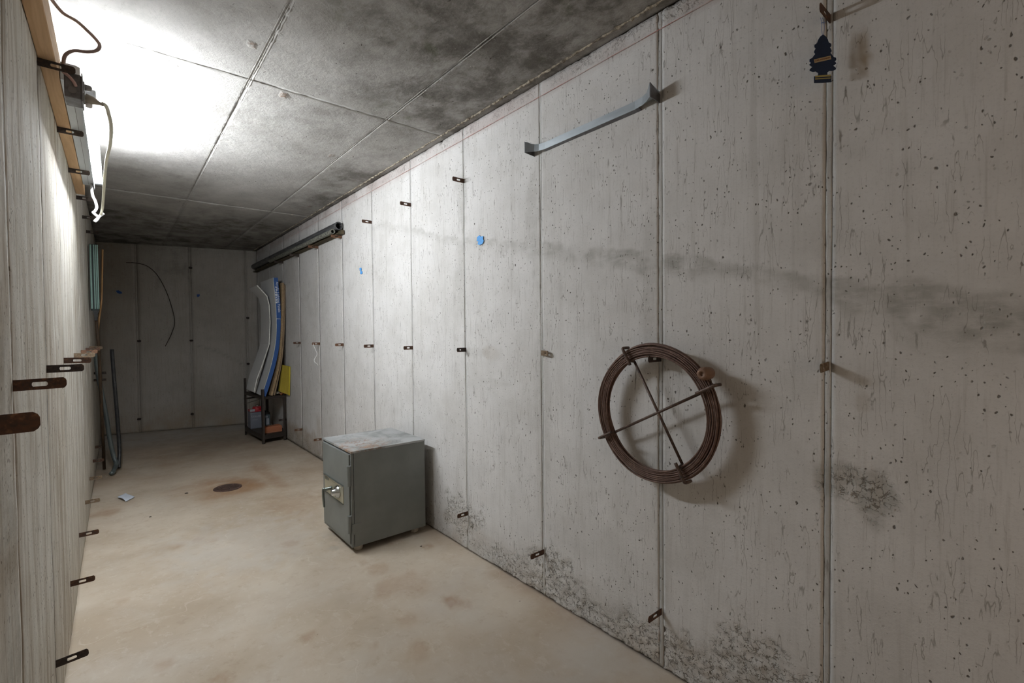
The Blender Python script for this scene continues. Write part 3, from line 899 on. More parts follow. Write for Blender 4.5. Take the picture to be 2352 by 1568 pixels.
# small dark stubs on the back wall
def backp(u, v, d=0.0): return Vector(to_back(u, v, d))
for u, v, lb in [(.213, 1.131, 'dark rusty stub on back wall at left joint, mid height'), (.736, 1.127, 'dark rusty stub on back wall at middle joint, mid height'),
                 (.745, 2.055, 'dark rusty stub high on back wall joint near the ceiling'), (1.354, 1.419, 'dark rusty stub on back wall behind the carton, upper one'),
                 (1.348, .806, 'dark rusty stub on back wall left of the carton, lower one'), (.193, .169, 'dark rusty stub low on the back wall, left joint'),
                 (.727, .187, 'dark rusty stub low on the back wall, middle joint')]:
    e = B()
    prism(e, [(0, -.012), (.024, -.010), (.030, .004), (.018, .014), (-.004, .012), (-.010, .0)], 0.0, .028, 'xzy')
    M = Matrix.Translation(backp(u, v, .030)) @ Matrix.Rotation(math.atan(kb), 4, 'Z')
    o = obj('wall_stub', e, M_rustdark); o.matrix_world = M
    tag(o, lb, 'stub', 'rusty stubs on the back wall')

# ------------------------------------------------------------------ safe
S = empty('safe', (.970, 2.537, 0.0))
tag(S, 'grey steel safe with combination dial standing on the floor', 'safe')
SW, SD, SB, ST = .456, .450, .036, .565
def part(name, bm, m, parent, **k): return obj(name, bm, m, parent, **k)
b = B(); box(b, (.012, 0, SB), (SD, SW, ST - .003), .004); body = part('body', b, M_safe, S)
b = B(); box(b, (-.004, -.002, ST - .012), (SD + .002, SW + .002, ST), .0025)
top = part('top_plate', b, M_safetop, S)
top.data.transform(Matrix.Translation((.970, 2.537, 0))); top.location = (-.970, -2.537, 0)
tag(top, 'rust-spotted pale safe top')
b = B(); box(b, (-.002, .002, SB), (.010, .014, ST - .014), .001)
box(b, (-.002, SW - .012, SB), (.010, SW, ST - .014), .001); box(b, (-.002, .014, SB), (.010, SW - .012, SB + .014), .001); part('door_frame', b, M_safe, S)
b = B(); box(b, (-.009, .018, SB + .018), (.011, SW - .016, ST - .020), .003); door = part('door', b, M_safe, S)
for z0, z1 in ((.376, .486), (.118, .212)):
    b = B()
    tube(b, [(-.012, .010, z0), (-.012, .010, z1)], .0115, 14)
    hg = part('hinge', b, M_safe, S, smooth=False)
b = B(); box(b, (-.004, -.0045, .108), (.052, .0, .166), .001); part('hinge_plate', b, M_safe, S)
# lock plate with bright lips
pl_ = B(); box(pl_, (-.0125, .100, .250), (-.008, .405, .356), .001); plate = part('lock_plate', pl_, M_cream, door)
b = B(); box(b, (-.020, .098, .352), (-.008, .407, .358), .001); part('plate_lip', b, M_chrome, door)
b = B(); box(b, (-.016, .100, .250), (-.008, .404, .2535), .0008); part('plate_lip', b, M_chromedark, door)
b = B(); box(b, (-.014, .335, .330), (-.0123, .395, .346)); part('name_plate', b, M_chromedark, door)
Rx = Matrix.Translation((-.012, .176, .305)) @ Matrix.Rotation(-PI / 2, 4, 'Y')
b = B(); lathe(b, [(0, 0), (.036, 0), (.036, .005), (.032, .008), (.031, .014), (.026, .016), (.020, .018), (.018, .036), (.014, .040), (0, .041)], 32, Rx)
dial = part('combination_dial', b, M_chrome, door, smooth=True)
b = B()
for k in range(32):
    a_ = 2 * PI * k / 32
    c, s = math.cos(a_), math.sin(a_)
    box(b, (-.0215, .176 + .029 * c - .0006, .305 + .029 * s - .0006), (-.0205, .176 + .029 * c + .0006, .305 + .029 * s + .0006))
dm = part('dial_marks', b, M_black, door)
hd = B()
lathe(hd, [(0, 0), (.013, 0), (.013, .006), (.009, .010), (.009, .048), (0, .050)], 20, Matrix.Translation((-.012, .285, .298)) @ Matrix.Rotation(-PI / 2, 4, 'Y'))
tube(hd, smooth_path([(-.055, .285, .303), (-.060, .285, .297), (-.061, .285, .26), (-.058, .285, .215), (-.056, .285, .195)], 3), [.008, .008, .008, .008, .0075, .007, .007, .0068, .0066, .0064, .0062, .006, .005], 10)
part('lever_handle', hd, M_chromedark, door, smooth=True)
for px, py in ((.05, .05), (SD - .05, .05), (.05, SW - .05), (SD - .05, SW - .05)):
    b = B(); lathe(b, [(0, 0), (.020, 0), (.024, .006), (.027, .030), (.027, SB + .001), (0, SB + .001)], 18, Matrix.Translation((px, py, 0)))
    part('foot', b, M_feet, S, smooth=True)

# ------------------------------------------------------------------ coil of wire
CY, CZ, CX = .947, .925, XR - .052
K = empty('wire_coil', (CX, CY, CZ)); tag(K, 'ring-shaped coil of rusty wire on a crossed rod frame, hanging on right wall', 'wire coil')
b = B()
rnd = random.Random(7)
N = 84
for i in range(26):
    row = i % 7; layer = i // 7
    r0 = .1985 + row * .0061 + (.0030 if layer % 2 else 0); x0 = -.014 + layer * .0072
    ph = rnd.uniform(0, 6.28); tilt = rnd.uniform(-.0016, .0016); wob = rnd.uniform(.0006, .0018)
    pts = []
    for k in range(N):
        a_ = 2 * PI * k / N
        r = r0 + wob * math.sin(2 * a_ + ph) + .0012 * math.sin(5 * a_ + ph * 2)
        pts.append(Vector((x0 + tilt * math.cos(a_ + ph) + .0012 * math.sin(3 * a_ + ph), r * math.cos(a_), r * math.sin(a_))))
    rings = []
    for k in range(N):
        p = pts[k]; d = (pts[(k + 1) % N] - pts[k - 1]).normalized(); ax_ = Vector((1, 0, 0)); c_ = d.cross(ax_).normalized(); e_ = d.cross(c_)
        rings.append([b.verts.new(p + (c_ * math.cos(t) + e_ * math.sin(t)) * .0031) for t in [2 * PI * q / 6 for q in range(6)]])
    for k in range(N):
        A_, B_ = rings[k], rings[(k + 1) % N]
        for q in range(6): b.faces.new((A_[q], A_[(q + 1) % 6], B_[(q + 1) % 6], B_[q]))
part('wire', b, M_coil, K, smooth=True)
def rod(p, q, name='cross_rod', r=.0048):
    """p, q = (y, z) of the two ends on the room side; ends hook round the ring"""
    p = Vector((0, p[0] - CY, p[1] - CZ)); q = Vector((0, q[0] - CY, q[1] - CZ))
    d = (q - p).normalized()
    F = Vector((-.030, 0, 0)); Bk = Vector((.018, 0, 0))
    pts = [p + d * .052 + F * .2, p + d * .052 + F * 1.0, p + F * 1.0, p + Bk * .6]
    b = B()
    tube(b, [p + d * .050 + Bk * .2, q - d * .050 + Bk * .2], r, 8)
    for e, s in ((p, 1), (q, -1)):
        tube(b, smooth_path([e + d * s * .050 + Bk * .2, e + d * s * .046 + F * .55, e + d * s * .040 + F], 3), r, 8)
        tube(b, smooth_path([e + d * s * .062 + F, e + d * s * .03 + F, e + F, e - d * s * .006 + F * .7, e - d * s * .006 + Bk * .4], 3), r * 1.15, 8)
    return part(name, b, M_rod, K, smooth=True)
rod((1.056, 1.142), (.818, .722))
rod((1.165, .806), (.722, 1.038))
b = B()
M = Matrix.Translation((-.012, .752 - CY, 1.074 - CZ)) @ Matrix.Rotation(-PI / 2, 4, 'Y')
lathe(b, [(0, -.02), (.019, -.02), (.021, -.005), (.021, .018), (.017, .024), (.016, .028), (.007, .029), (.006, .024), (0, .024)], 20, M)
part('wooden_knob', b, M_knob, K, smooth=True)
b = B(); tube(b, smooth_path([(-.0, .745 - CY, 1.055 - CZ), (-.012, .735 - CY, 1.045 - CZ), (-.01, .728 - CY, 1.04 - CZ)], 3), .003, 6)
part('knob_wire', b, M_rod, K)

# ------------------------------------------------------------------ galvanised trough bracket high on the right wall
TR = empty('metal_trough', (XR, 1.28, 2.03)); tag(TR, 'long galvanised metal trough with flared ends fixed high on right wall', 'metal trough')
secs = [(.957, .060, 2.058, 2.010), (.962, .056, 2.056, 2.011), (.973, .046, 2.050, 2.013), (.988, .034, 2.044, 2.013), (1.01, .026, 2.042, 2.011), (1.045, .022, 2.040, 2.009), (1.28, .022, 2.039, 2.008),
        (1.515, .022, 2.038, 2.007), (1.548, .026, 2.040, 2.008), (1.570, .034, 2.043, 2.010), (1.587, .046, 2.049, 2.011), (1.598, .056, 2.056, 2.010), (1.603, .060, 2.057, 2.009)]
b = B(); prev = None
for y, dx, zt, zb in secs:
    y -= 1.28; zt -= 2.03; zb -= 2.03
    fx = -dx
    row = [b.verts.new(p) for p in [(-.001, y, zt - .012), (fx + .006, y, zt), (fx, y, zt - .002), (fx, y, zb), (fx + .0025, y, zb), (fx + .0025, y, zt - .006), (fx + .008, y, zt - .004), (-.001, y, zt - .016)]]
    if prev:
        for k in range(8): b.faces.new((prev[k], prev[(k + 1) % 8], row[(k + 1) % 8], row[k]))
    else: b.faces.new(row)
    prev = row
b.faces.new(prev)
part('channel', b, M_trough, TR)
for y, dx, zt, zb in (secs[0], secs[-1]):
    y -= 1.28
    b = B(); sg = -1 if y < 0 else 1
    prism(b, [(-.001, .004), (-.001, -.026), (-dx, zb - 2.03), (-dx, zt - 2.03)], y, y + sg * .003, 'xzy')
    part('end_plate', b, M_galv, TR)
b = B(); prism(b, [(-.0, -.024), (-.019, -.021), (-.019, -.018), (-.0, -.020)], -.25, .25, 'xzy'); part('underside_flange', b, M_galv, TR)

# ------------------------------------------------------------------ pipes and plank on the right wall straps
zt_ = ROWT - .018 + .0118
b = B(); prism(b, [(XR - .060, zt_), (XR - .006, zt_), (XR - .006, zt_ + .034), (XR - .030, zt_ + .034), (XR - .034, zt_ + .010), (XR - .060, zt_ + .006)], 3.93, 7.08, 'xzy')
tag(obj('plank', b, M_plank), 'long brown plank lying on the straps under the pipes', 'plank')
b = B(); tube(b, line((XR - .042, 3.955, zt_ + .0685), (XR - .050, 7.06, zt_ + .0685), 12), .034, 24, hollow=.72)
tag(obj('drain_pipe', b, M_pipeblack, smooth=False), 'thick black plastic pipe lying high along the right wall', 'pipe')
b = B(); tube(b, [p + Vector((0, 0, .0012 * math.sin(p.y * 9))) for p in line((XR - .085, 3.975, zt_ + .0215), (XR - .084, 6.05, zt_ + .0215), 60)], [.0195 + .0014 * mn.noise(Vector((k * .7, 0, 0))) for k in range(61)], 18, hollow=.74)
tag(obj('crusted_pipe', b, M_pipegrey), 'thinner grey mortar-crusted pipe beside the thick black one', 'pipe')

# ------------------------------------------------------------------ left wall: batten, lamp, junction box, cords
zs = ROWT + .0085
b = B(); box(b, (XL + .001, -1.2, zs), (XL + .041, 3.80, zs + .088), .003)
tag(obj('wooden_batten', b, M_pine), 'long bare pine batten lying on the top left wall straps', 'batten')
LAMP = empty('tube_lamp', (XL + .065, 2.85, zs)); tag(LAMP, 'lit fluorescent tube lamp beside the pine batten under the ceiling', 'lamp')
b = B(); prism(b, [(-.022, .0), (.0225, .0), (.0235, -.020), (.0255, -.020), (.0255, .052), (.016, .056), (-.022, .056)], -.72, .69, 'xzy'); part('housing', b, M_whitem, LAMP)
b = B(); box(b, (.0005, -.70, -.0008), (.0015, .67, .0002)); part('housing_seam', b, M_galv, LAMP)
b = B(); tube(b, [(.0435, -.53, .032), (.0435, .665, .032)], .016, 20); part('lit_tube', b, M_tube, LAMP, smooth=True)
for y0, y1 in ((-.565, -.53), (.665, .70)):
    b = B(); box(b, (.026, y0, .010), (.062, y1, .050), .004); part('tube_socket', b, M_whitem, LAMP)

JB = empty('junction_box', (XL + .078, 2.05, 1.985)); tag(JB, 'dark metal junction box with outlets hanging off the wide strap', 'electrical box')
b = B(); box(b, (-.021, -.034, -.036), (.019, .044, .040), .003); part('box_body', b, M_galv, JB)
b = B(); box(b, (.019, -.038, -.041), (.0225, .048, .045), .001); part('cover_plate', b, M_face, JB)
for z in (.016, -.018):
    b = B(); box(b, (.0225, -.020, z - .013), (.026, .018, z + .013), .002); part('outlet', b, M_plugg, JB)
b = B(); tube(b, smooth_path([(-.022, -.030, .038), (-.010, -.040, .026), (.002, -.044, .010), (.006, -.036, .002)], 3), .0045, 8); part('cable_stub', b, simple('pink_cable', (.55, .36, .33), .5), JB)
b = B(); lathe(b, [(0, 0), (.010, 0), (.010, .0015), (0, .0015)], 16, Matrix.Translation((-.002, -.034, -.012)) @ Matrix.Rotation(PI / 2, 4, 'X')); part('knockout', b, M_face, JB)

def plug(name, loc, m, label, ln=.018, r=.012):
    e = B(); lathe(e, [(0, 0), (r, 0), (r, ln * .55), (r * .85, ln * .85), (r * .4, ln), (0, ln)], 16, Matrix.Translation(loc) @ Matrix.Rotation(PI / 2, 4, 'Y') @ Matrix.Scale(.75, 4, (1, 0, 0)))
    return obj(name, e, m, smooth=True), label
o, lb = plug('outlet_plug', (XL + .104, 2.05, 2.003), M_plugg, ''); tag(o, 'short grey plug, upper one in the junction box', 'plug')
o, lb = plug('outlet_plug', (XL + .104, 2.065, 1.955), M_plugw, ''); tag(o, 'short white plug, lowest one in the junction box', 'plug')

C1 = empty('lamp_cord', (XL + .104, 2.052, 1.972)); tag(C1, 'cream lamp cord looping from beige plug down to a white knot', 'cord')
def rel(pts, o): return [Vector(p) - Vector(o.location) for p in pts]
e = B(); lathe(e, [(0, 0), (.013, 0), (.013, .018), (.010, .026), (.006, .034), (.004, .046), (0, .046)], 16, Matrix.Rotation(PI / 2 + .25, 4, 'Y')); part('plug', e, M_plugb, C1, smooth=True)
e = B(); tube(e, smooth_path(rel([(-.018, 2.055, 1.966), (-.008, 2.07, 1.965), (-.002, 2.12, 1.957), (.003, 2.2, 1.946), (-.001, 2.45, 1.961), (-.016, 2.8, 1.987), (-.027, 3.1, 1.962), (-.038, 3.35, 1.905), (-.045, 3.4, 1.872), (-.050, 3.42, 1.862)], C1), 5), .0058, 8)
part('cord', e, M_cordg, C1, smooth=True)
e = B(); tube(e, smooth_path(rel([(-.084, 3.50, 2.040), (-.084, 3.46, 2.003), (-.080, 3.45, 1.966), (-.070, 3.45, 1.939), (-.065, 3.45, 1.905), (-.075, 3.45, 1.882), (-.080, 3.45, 1.876), (-.063, 3.43, 1.856)], C1), 4), .0065, 8)
part('cord', e, M_white, C1, smooth=True)
e = B(); tube(e, smooth_path(rel([(-.075, 3.42, 1.822), (-.062, 3.42, 1.840), (-.057, 3.42, 1.851), (-.037, 3.42, 1.874)], C1), 3), [.0075, .008, .0078, .0075, .0072, .007, .007, .0072, .0075, .0075], 10)
part('cord_bundle', e, M_white, C1, smooth=True)
e = B(); tube(e, smooth_path([(-.138, 2.19, 2.318), (-.112, 2.181, 2.282), (-.079, 2.172, 2.265), (-.052, 2.162, 2.239), (-.029, 2.153, 2.212), (-.021, 2.144, 2.192), (-.029, 2.135, 2.169), (-.053, 2.125, 2.151), (-.085, 2.116, 2.139),
    (-.104, 2.107, 2.116), (-.1095, 2.098, 2.089), (-.1090, 2.088, 2.058), (-.101, 2.075, 2.035), (-.092, 2.055, 2.024)], 4), .0054, 8)
tag(obj('supply_cable', e, M_cordb, smooth=True), 'brown supply cable curling from ceiling down to the junction box', 'cable')

# ------------------------------------------------------------------ left wall, far end: shovel, stick, bent hoses
SH = empty('snow_shovel', (-.124, 5.20, 0)); tag(SH, 'upside-down shovel with pale teal ribbed blade against the left wall', 'shovel')
b = B(); box(b, (-.030, -.004, 1.415), (.024, .16, 1.955), .004); part('blade', b, M_tealdark, SH)
for x0, x1 in ((-.026, -.015), (-.004, .004), (.008, .0155), (.0185, .0265)):
    b = B(); box(b, (x0, -.014, 1.425), (x1, -.003, 1.950), .002); part('rib', b, M_teal, SH)
b = B(); prism(b, [(-.022, 1.415), (.026, 1.415), (.014, 1.385), (.010, 1.33), (-.006, 1.33), (-.010, 1.385)], -.004, .03, 'xzy'); part('collar', b, M_black, SH)
b = B(); tube(b, rel([(-.121, 5.21, 1.36), (-.112, 5.27, 1.098), (-.108, 5.40, .70), (-.104, 5.60, .012)], SH), .0115, 12); part('handle', b, M_handle, SH, smooth=True)
b = B(); tube(b, smooth_path([(-.070, 5.29, 1.93), (-.078, 5.29, 1.70), (-.086, 5.28, 1.50), (-.106, 5.255, 1.325), (-.112, 5.25, 1.24)], 3), .0068, 8)
tag(obj('wooden_stick', b, M_stick, smooth=True), 'thin orange-brown stick standing beside the teal shovel blade', 'stick')
b = B(); tube(b, smooth_path([(-.139, 5.52, 1.10), (-.130, 5.52, .904), (-.107, 5.52, .711), (-.080, 5.52, .49), (-.058, 5.51, .27), (-.036, 5.49, .13), (-.022, 5.46, .075), (-.036, 5.38, .034), (-.055, 5.32, .020)], 4), .0170, 14)
tag(obj('grey_hose', b, M_greypipe, smooth=True), 'grey-green bent hose leaning on left wall, its foot curling on floor', 'hose')
b = B(); tube(b, smooth_path([(-.030, 5.62, 1.08), (-.020, 5.62, .812), (-.006, 5.61, .494), (.001, 5.60, .295), (.003, 5.57, .145), (-.002, 5.53, .070), (-.004, 5.50, .022)], 4), .0150, 14)
tag(obj('black_hose', b, M_black, smooth=True), 'black hose standing upright and meeting the grey one near floor', 'hose')
for loc, lb in (((-.10, 5.8, .86), 'upper'), ((-.105, 5.75, .80), 'lower')):
    b = B(); box(b, (XL, loc[1] - .01, loc[2] - .010), (-.075, loc[1] + .012, loc[2] + .010), .003)
    tag(obj('wall_hook', b, M_rustdark), 'small dark hook on left wall behind hoses, ' + lb + ' one', 'hook', 'hooks behind the hoses')

# ------------------------------------------------------------------ shelf unit and what it carries
F1, F2, P0, P3 = (1.207, 5.723), (1.462, 5.775), (1.161, 6.40), (1.43, 6.45)
SHF = empty('shelf_unit', (1.32, 6.08, 0)); tag(SHF, 'small dark brown steel shelf unit at the foot of right wall', 'shelf')
def lp(p, z): return (p[0] - 1.32, p[1] - 6.08, z)
def angle_leg(p, h, sx, sy):
    b = B(); x, y, _ = lp(p, 0)
    L_ = .026; t_ = .003
    box(b, (min(x, x + sx * L_), min(y, y + sy * t_), 0), (max(x, x + sx * L_), max(y, y + sy * t_), h))
    box(b, (min(x, x + sx * t_), min(y, y + sy * L_), 0), (max(x, x + sx * t_), max(y, y + sy * L_), h))
    return part('leg', b, M_shelf, SHF)
angle_leg(F1, .60, 1, 1); angle_leg(F2, .53, -1, 1); angle_leg(P0, .68, 1, -1); angle_leg(P3, .60, -1, -1)
def deck(z, name, h=.026, th=.003):
    b = B()
    c = [lp(F1, z), lp(F2, z), lp(P3, z), lp(P0, z)]
    lo = [b.verts.new((v[0], v[1], z - th)) for v in c]; hi = [b.verts.new((v[0], v[1], z)) for v in c]
    b.faces.new(lo); b.faces.new(hi)
    for k in range(4): b.faces.new((lo[k], lo[(k + 1) % 4], hi[(k + 1) % 4], hi[k]))
    d = part(name, b, M_shelfdeck, SHF)
    for k in range(4):
        p, q = Vector(c[k]), Vector(c[(k + 1) % 4])
        n = (q - p).cross(Vector((0, 0, 1))).normalized() * .0035
        b = B()
        vs = [b.verts.new(x) for x in (p, q, q - Vector((0, 0, h)), p - Vector((0, 0, h)), p - n, q - n, q - n - Vector((0, 0, h)), p - n - Vector((0, 0, h)))]
        for f in ((0, 1, 2, 3), (7, 6, 5, 4), (0, 4, 5, 1), (3, 2, 6, 7), (0, 3, 7, 4), (1, 5, 6, 2)): b.faces.new([vs[i] for i in f])
        part('rail', b, M_shelf, SHF)
    return d
deck(.098, 'shelf_board', .050); deck(.515, 'shelf_board', .028)
b = B()
for k, (p, q) in enumerate(((P0, P3),)):
    a1 = Vector(lp(p, .435)); a2 = Vector(lp(q, .435))
    tube(b, [a1, a2], .009, 6)
part('brace', b, M_shelf, SHF)
b = B(); tube(b, [Vector(lp(P0, .37)), Vector(lp(F1, .50))], .003, 6); part('brace', b, M_shelf, SHF)

# carton of acrylic lighting panels
zsh = .516
BX = empty('panel_carton', (1.23, 5.757, zsh)); tag(BX, 'tall bowed blue and white carton reading Acrylic Lighting Panels', 'carton')
cl = [(1.235, .522), (1.262, .60), (1.30, .72), (1.345, .88), (1.382, 1.06), (1.401, 1.24), (1.402, 1.40), (1.399, 1.52), (1.390, 1.68), (1.378, 1.83)]
cl0 = [(x - 1.23, z - zsh) for x, z in cl]
b = B(); sheet(b, cl0, .046, 0.004, .60, 2); part('carton_body', b, M_sheetw, BX)
low = [p for p in cl0 if p[1] < .90]; hi_ = [p for p in cl0 if p[1] > .87]
b = B(); sheet(b, cl0[:6] + [(cl0[5][0] + .0005, cl0[5][1] + .13)], .043, 0, .005); part('blue_edge', b, M_blue, BX)
b = B(); sheet(b, [(cl0[5][0] + .001, cl0[5][1] + .135)] + cl0[6:], .048, -.003, .004); part('blue_sleeve', b, M_blue, BX)
b = B(); sheet(b, [(x - .0235, z) for x, z in cl0], .004, -.004, .008); part('white_edge', b, M_edgew, BX)
RT = lambda x, z, rot=0.0: Matrix.Translation((x - 1.23, -.0045, z - zsh)) @ Matrix.Rotation(rot, 4, 'Y') @ Matrix.Rotation(PI / 2, 4, 'X') @ Matrix.Rotation(-PI / 2, 4, 'Z')
text_obj('lettering', 'Acrylic Lighting Panels', .038, RT(1.402, 1.615, -.06), M_print, BX)
b = B()
rr = random.Random(3)
for k in range(7):
    z = 1.545 + k * .028; x = 1.386 - .02 * (z - 1.5)
    box(b, (x - 1.23 - .008 + rr.uniform(-.003, .003), -.0050, z - zsh), (x - 1.23 + .006 + rr.uniform(-.003, .004), -.0038, z - zsh + .019))
part('logo_mark', b, M_print, BX)

# loose white sheet in front of the carton with its top corner folded over
def white_sheet(pts, y0, y1, label, sharp):
    R0 = empty('white_sheet', (pts[0][0], y0, pts[0][1])); tag(R0, label, 'sheet')
    P = [(x - pts[0][0], z - pts[0][1]) for x, z in pts]
    b = B(); sheet(b, P, .005, 0, y1 - y0, 3, .004, sharp); part('sheet_face', b, M_sheetw, R0)
    b = B(); sheet(b, P, .011, -.007, .0, 1, .0, sharp); part('torn_edge', b, M_edgew, R0)
white_sheet([(1.180, .555), (1.211, .699), (1.281, .892), (1.344, 1.088), (1.358, 1.337), (1.352, 1.536), (1.331, 1.634), (1.231, 1.752)], 5.95, 6.36,
            'bowed white plastic sheet with folded top leaning left of the carton', True)
white_sheet([(1.200, .535), (1.245, .70), (1.298, .88), (1.349, 1.07), (1.365, 1.25), (1.366, 1.40)], 6.02, 6.42, 'shorter second pale sheet standing between folded sheet and the carton', False)

# boards behind the carton
for k, (dx, m, lb, th) in enumerate(((0, M_board, 'speckled tan board standing right behind the blue carton', .022), (.028, M_board2, 'brown fibre board against the wall behind the speckled board', .014))):
    pts = [(1.310 + dx, .523), (1.330 + dx, .60), (1.365 + dx * .9, .74), (1.405 + dx * .8, .94), (1.430 + dx * .8, 1.24), (1.444 + dx * .78, 1.50), (1.449 + dx * .76, 1.775 - .02 * k)]
    if k: pts = [(min(x, XR - .0095), z) for x, z in pts]
    b = B(); sheet(b, pts, th, 5.735 + .01 * k, 6.33)
    tag(obj('board', b, m), lb, 'board', 'boards leaning behind the carton')

# yellow slab, rags
FO = empty('foam_slab', (1.40, 5.74, .54)); tag(FO, 'yellow foam slab leaning on the wall end of the shelf', 'foam')
Mx = Matrix.Rotation(math.radians(8), 4, 'Y')
b = B()
q = [(1.420, .548), (1.4700, .532), (1.474, .838), (1.425, .852)]
P_ = [(1.408, 5.745, .552), (1.462, 5.70, .520), (1.476, 5.68, .835), (1.440, 5.76, .855)]
b = B()
fr = [(1.395, 5.74, .560), (1.474, 5.640, .520), (1.476, 5.60, .842), (1.432, 5.74, .856)]
o_ = Vector(FO.location)
th = Vector((.0, .055, .0))
f0 = [b.verts.new(Vector(p) - o_) for p in fr]; f1 = [b.verts.new(Vector(p) - o_ + th) for p in fr]
b.faces.new(f0); b.faces.new(f1)
for k in range(4): b.faces.new((f0[k], f0[(k + 1) % 4], f1[(k + 1) % 4], f1[k]))
bmesh.ops.subdivide_edges(b, edges=b.edges[:], cuts=5, use_grid_fill=True)
for v in b.verts: v.co += Vector((0, mn.noise(v.co * 40) * .003, mn.noise(v.co * 60 + Vector((3, 0, 0))) * .002))
part('slab', b, M_foam, FO)
b = B()
e0 = [Vector(fr[1]) - o_ + Vector((-.012, -.003, 0)), Vector(fr[2]) - o_ + Vector((-.012, -.003, 0)), Vector(fr[2]) - o_ + Vector((0, -.003, 0)), Vector(fr[1]) - o_ + Vector((0, -.003, 0))]
a0 = [b.verts.new(p) for p in e0]; a1 = [b.verts.new(p + Vector((0, .02, 0))) for p in e0]
b.faces.new(a0); b.faces.new(a1)
for k in range(4): b.faces.new((a0[k], a0[(k + 1) % 4], a1[(k + 1) % 4], a1[k]))
part('bright_edge', b, M_foamedge, FO)

def rag(name, c, sx, sy, sz, m, label, seed):
    b = B(); n = 9
    g = [[b.verts.new((c[0] + sx * (i / (n - 1) - .5) + .012 * mn.noise(Vector((i, j, seed)) * .7), c[1] + sy * (j / (n - 1) - .5) + .01 * mn.noise(Vector((i, j, seed + 5)) * .7),
                       c[2] + max(-.0, sz * (.5 + .8 * mn.noise(Vector((i, j, seed + 9)) * .55))))) for j in range(n)] for i in range(n)]
    for i in range(n - 1):
        for j in range(n - 1): b.faces.new((g[i][j], g[i + 1][j], g[i + 1][j + 1], g[i][j + 1]))
    r = bmesh.ops.extrude_face_region(b, geom=b.faces[:])
    for v in [x for x in r['geom'] if isinstance(x, bmesh.types.BMVert)]: v.co.z += .003
    o = obj(name, b, m, smooth=True); tag(o, label, 'rag'); return o
rag('rag', (1.435, 5.775, .5165), .07, .05, .042, M_orange, 'crumpled orange rag on shelf edge under the yellow slab', 1.0)
rag('rag', (1.385, 5.80, .5165), .07, .08, .040, M_clothw, 'dirty pale rag on the shelf top left of the orange one', 4.0)

# things on the lower shelf
zl = .0985
J = empty('fluid_jug', (1.20, 6.22, zl)); tag(J, 'slate grey plastic jug with red top on the lower shelf', 'jug')
b = B(); box(b, (-.020, -.05, 0), (.135, .11, .195), .012); part('jug_body', b, M_jug, J)
b = B(); box(b, (-.018, -.048, .196), (.133, .108, .218), .008); lathe(b, [(.055, .215), (.052, .235), (.045, .250), (.018, .254), (0, .254)], 24, Matrix.Translation((.07, .03, 0))); part('red_top', b, M_red, J)
b = B(); lathe(b, [(0, .254), (.012, .254), (.012, .268), (.006, .276), (0, .276)], 14, Matrix.Translation((.068, .028, 0))); part('cap', b, M_chrome, J)
b = B(); box(b, (-.022, -.054, .205), (.028, -.050, .232), .001); part('badge', b, M_printdim, J)
FX = lambda x, z: Matrix.Translation((x, -.0515, z)) @ Matrix.Rotation(PI / 2, 4, 'X')
text_obj('lettering', 'COLLAR', .026, FX(.040, .145), M_printdim, J, bold=.0006)
b = B(); lathe(b, [(.0, 0), (.0135, 0), (.0135, .001), (0, .001)], 20, Matrix.Translation((.108, -.0505, .146)) @ Matrix.Rotation(PI / 2, 4, 'X')); part('round_emblem', b, M_printdim, J)
b = B(); box(b, (.0, -.0512, .088), (.066, -.0500, .0895)); box(b, (.0, -.0512, .100), (.055, -.0500, .113)); part('label_print', b, simple('dim_print', (.22, .25, .29), .5), J)

J2 = empty('tin_can', (1.372, 6.28, zl)); tag(J2, 'blue-grey rectangular tin behind the shelf leg, right of jug', 'tin')
b = B(); box(b, (-.03, -.035, 0), (.035, .035, .14), .004); part('can_body', b, M_tin, J2)
b = B(); box(b, (-.030, -.036, .14), (.035, .036, .168), .008); lathe(b, [(.016, .168), (.016, .186), (0, .186)], 16); part('lid', b, M_black, J2)
b = B(); box(b, (-.026, -.0365, .105), (.006, -.035, .125)); box(b, (-.012, -.0365, .020), (.022, -.035, .095)); part('label_print', b, M_printdim, J2)

CASE = empty('tool_case', (1.33, 5.80, zl)); tag(CASE, 'flat terracotta-orange case on the front of lower shelf', 'case')
b = B(); prism(b, [(-.092, 0), (.098, 0), (.098, .060), (.090, .074), (-.078, .068), (-.092, .052)], .0, .10, 'xzy')
bmesh.ops.bevel(b, geom=b.edges[:], offset=.004, segments=2, affect='EDGES'); part('case_body', b, M_terra, CASE)
b = B(); box(b, (.099, .01, 0), (.110, .085, .036), .002); part('dark_end', b, M_black, CASE)
b = B(); box(b, (-.090, -.002, .006), (.096, .001, .010)); part('case_seam', b, simple('pale_seam', (.55, .27, .16), .5), CASE)
b = B(); box(b, (1.315, 5.99, zl), (1.345, 6.05, zl + .012), .002)
tag(obj('small_block', b, simple('ochre', (.62, .42, .20), .6)), 'tiny ochre block behind the orange case', 'block')
b = B(); tube(b, smooth_path([(1.335, 6.14, zl + .003), (1.35, 6.13, zl + .03), (1.37, 6.12, zl + .012), (1.39, 6.13, zl + .006), (1.395, 6.14, zl + .045)], 4), .0022, 6)
tag(obj('bent_wire', b, M_galv), 'bit of bent pale wire behind the orange case', 'wire')

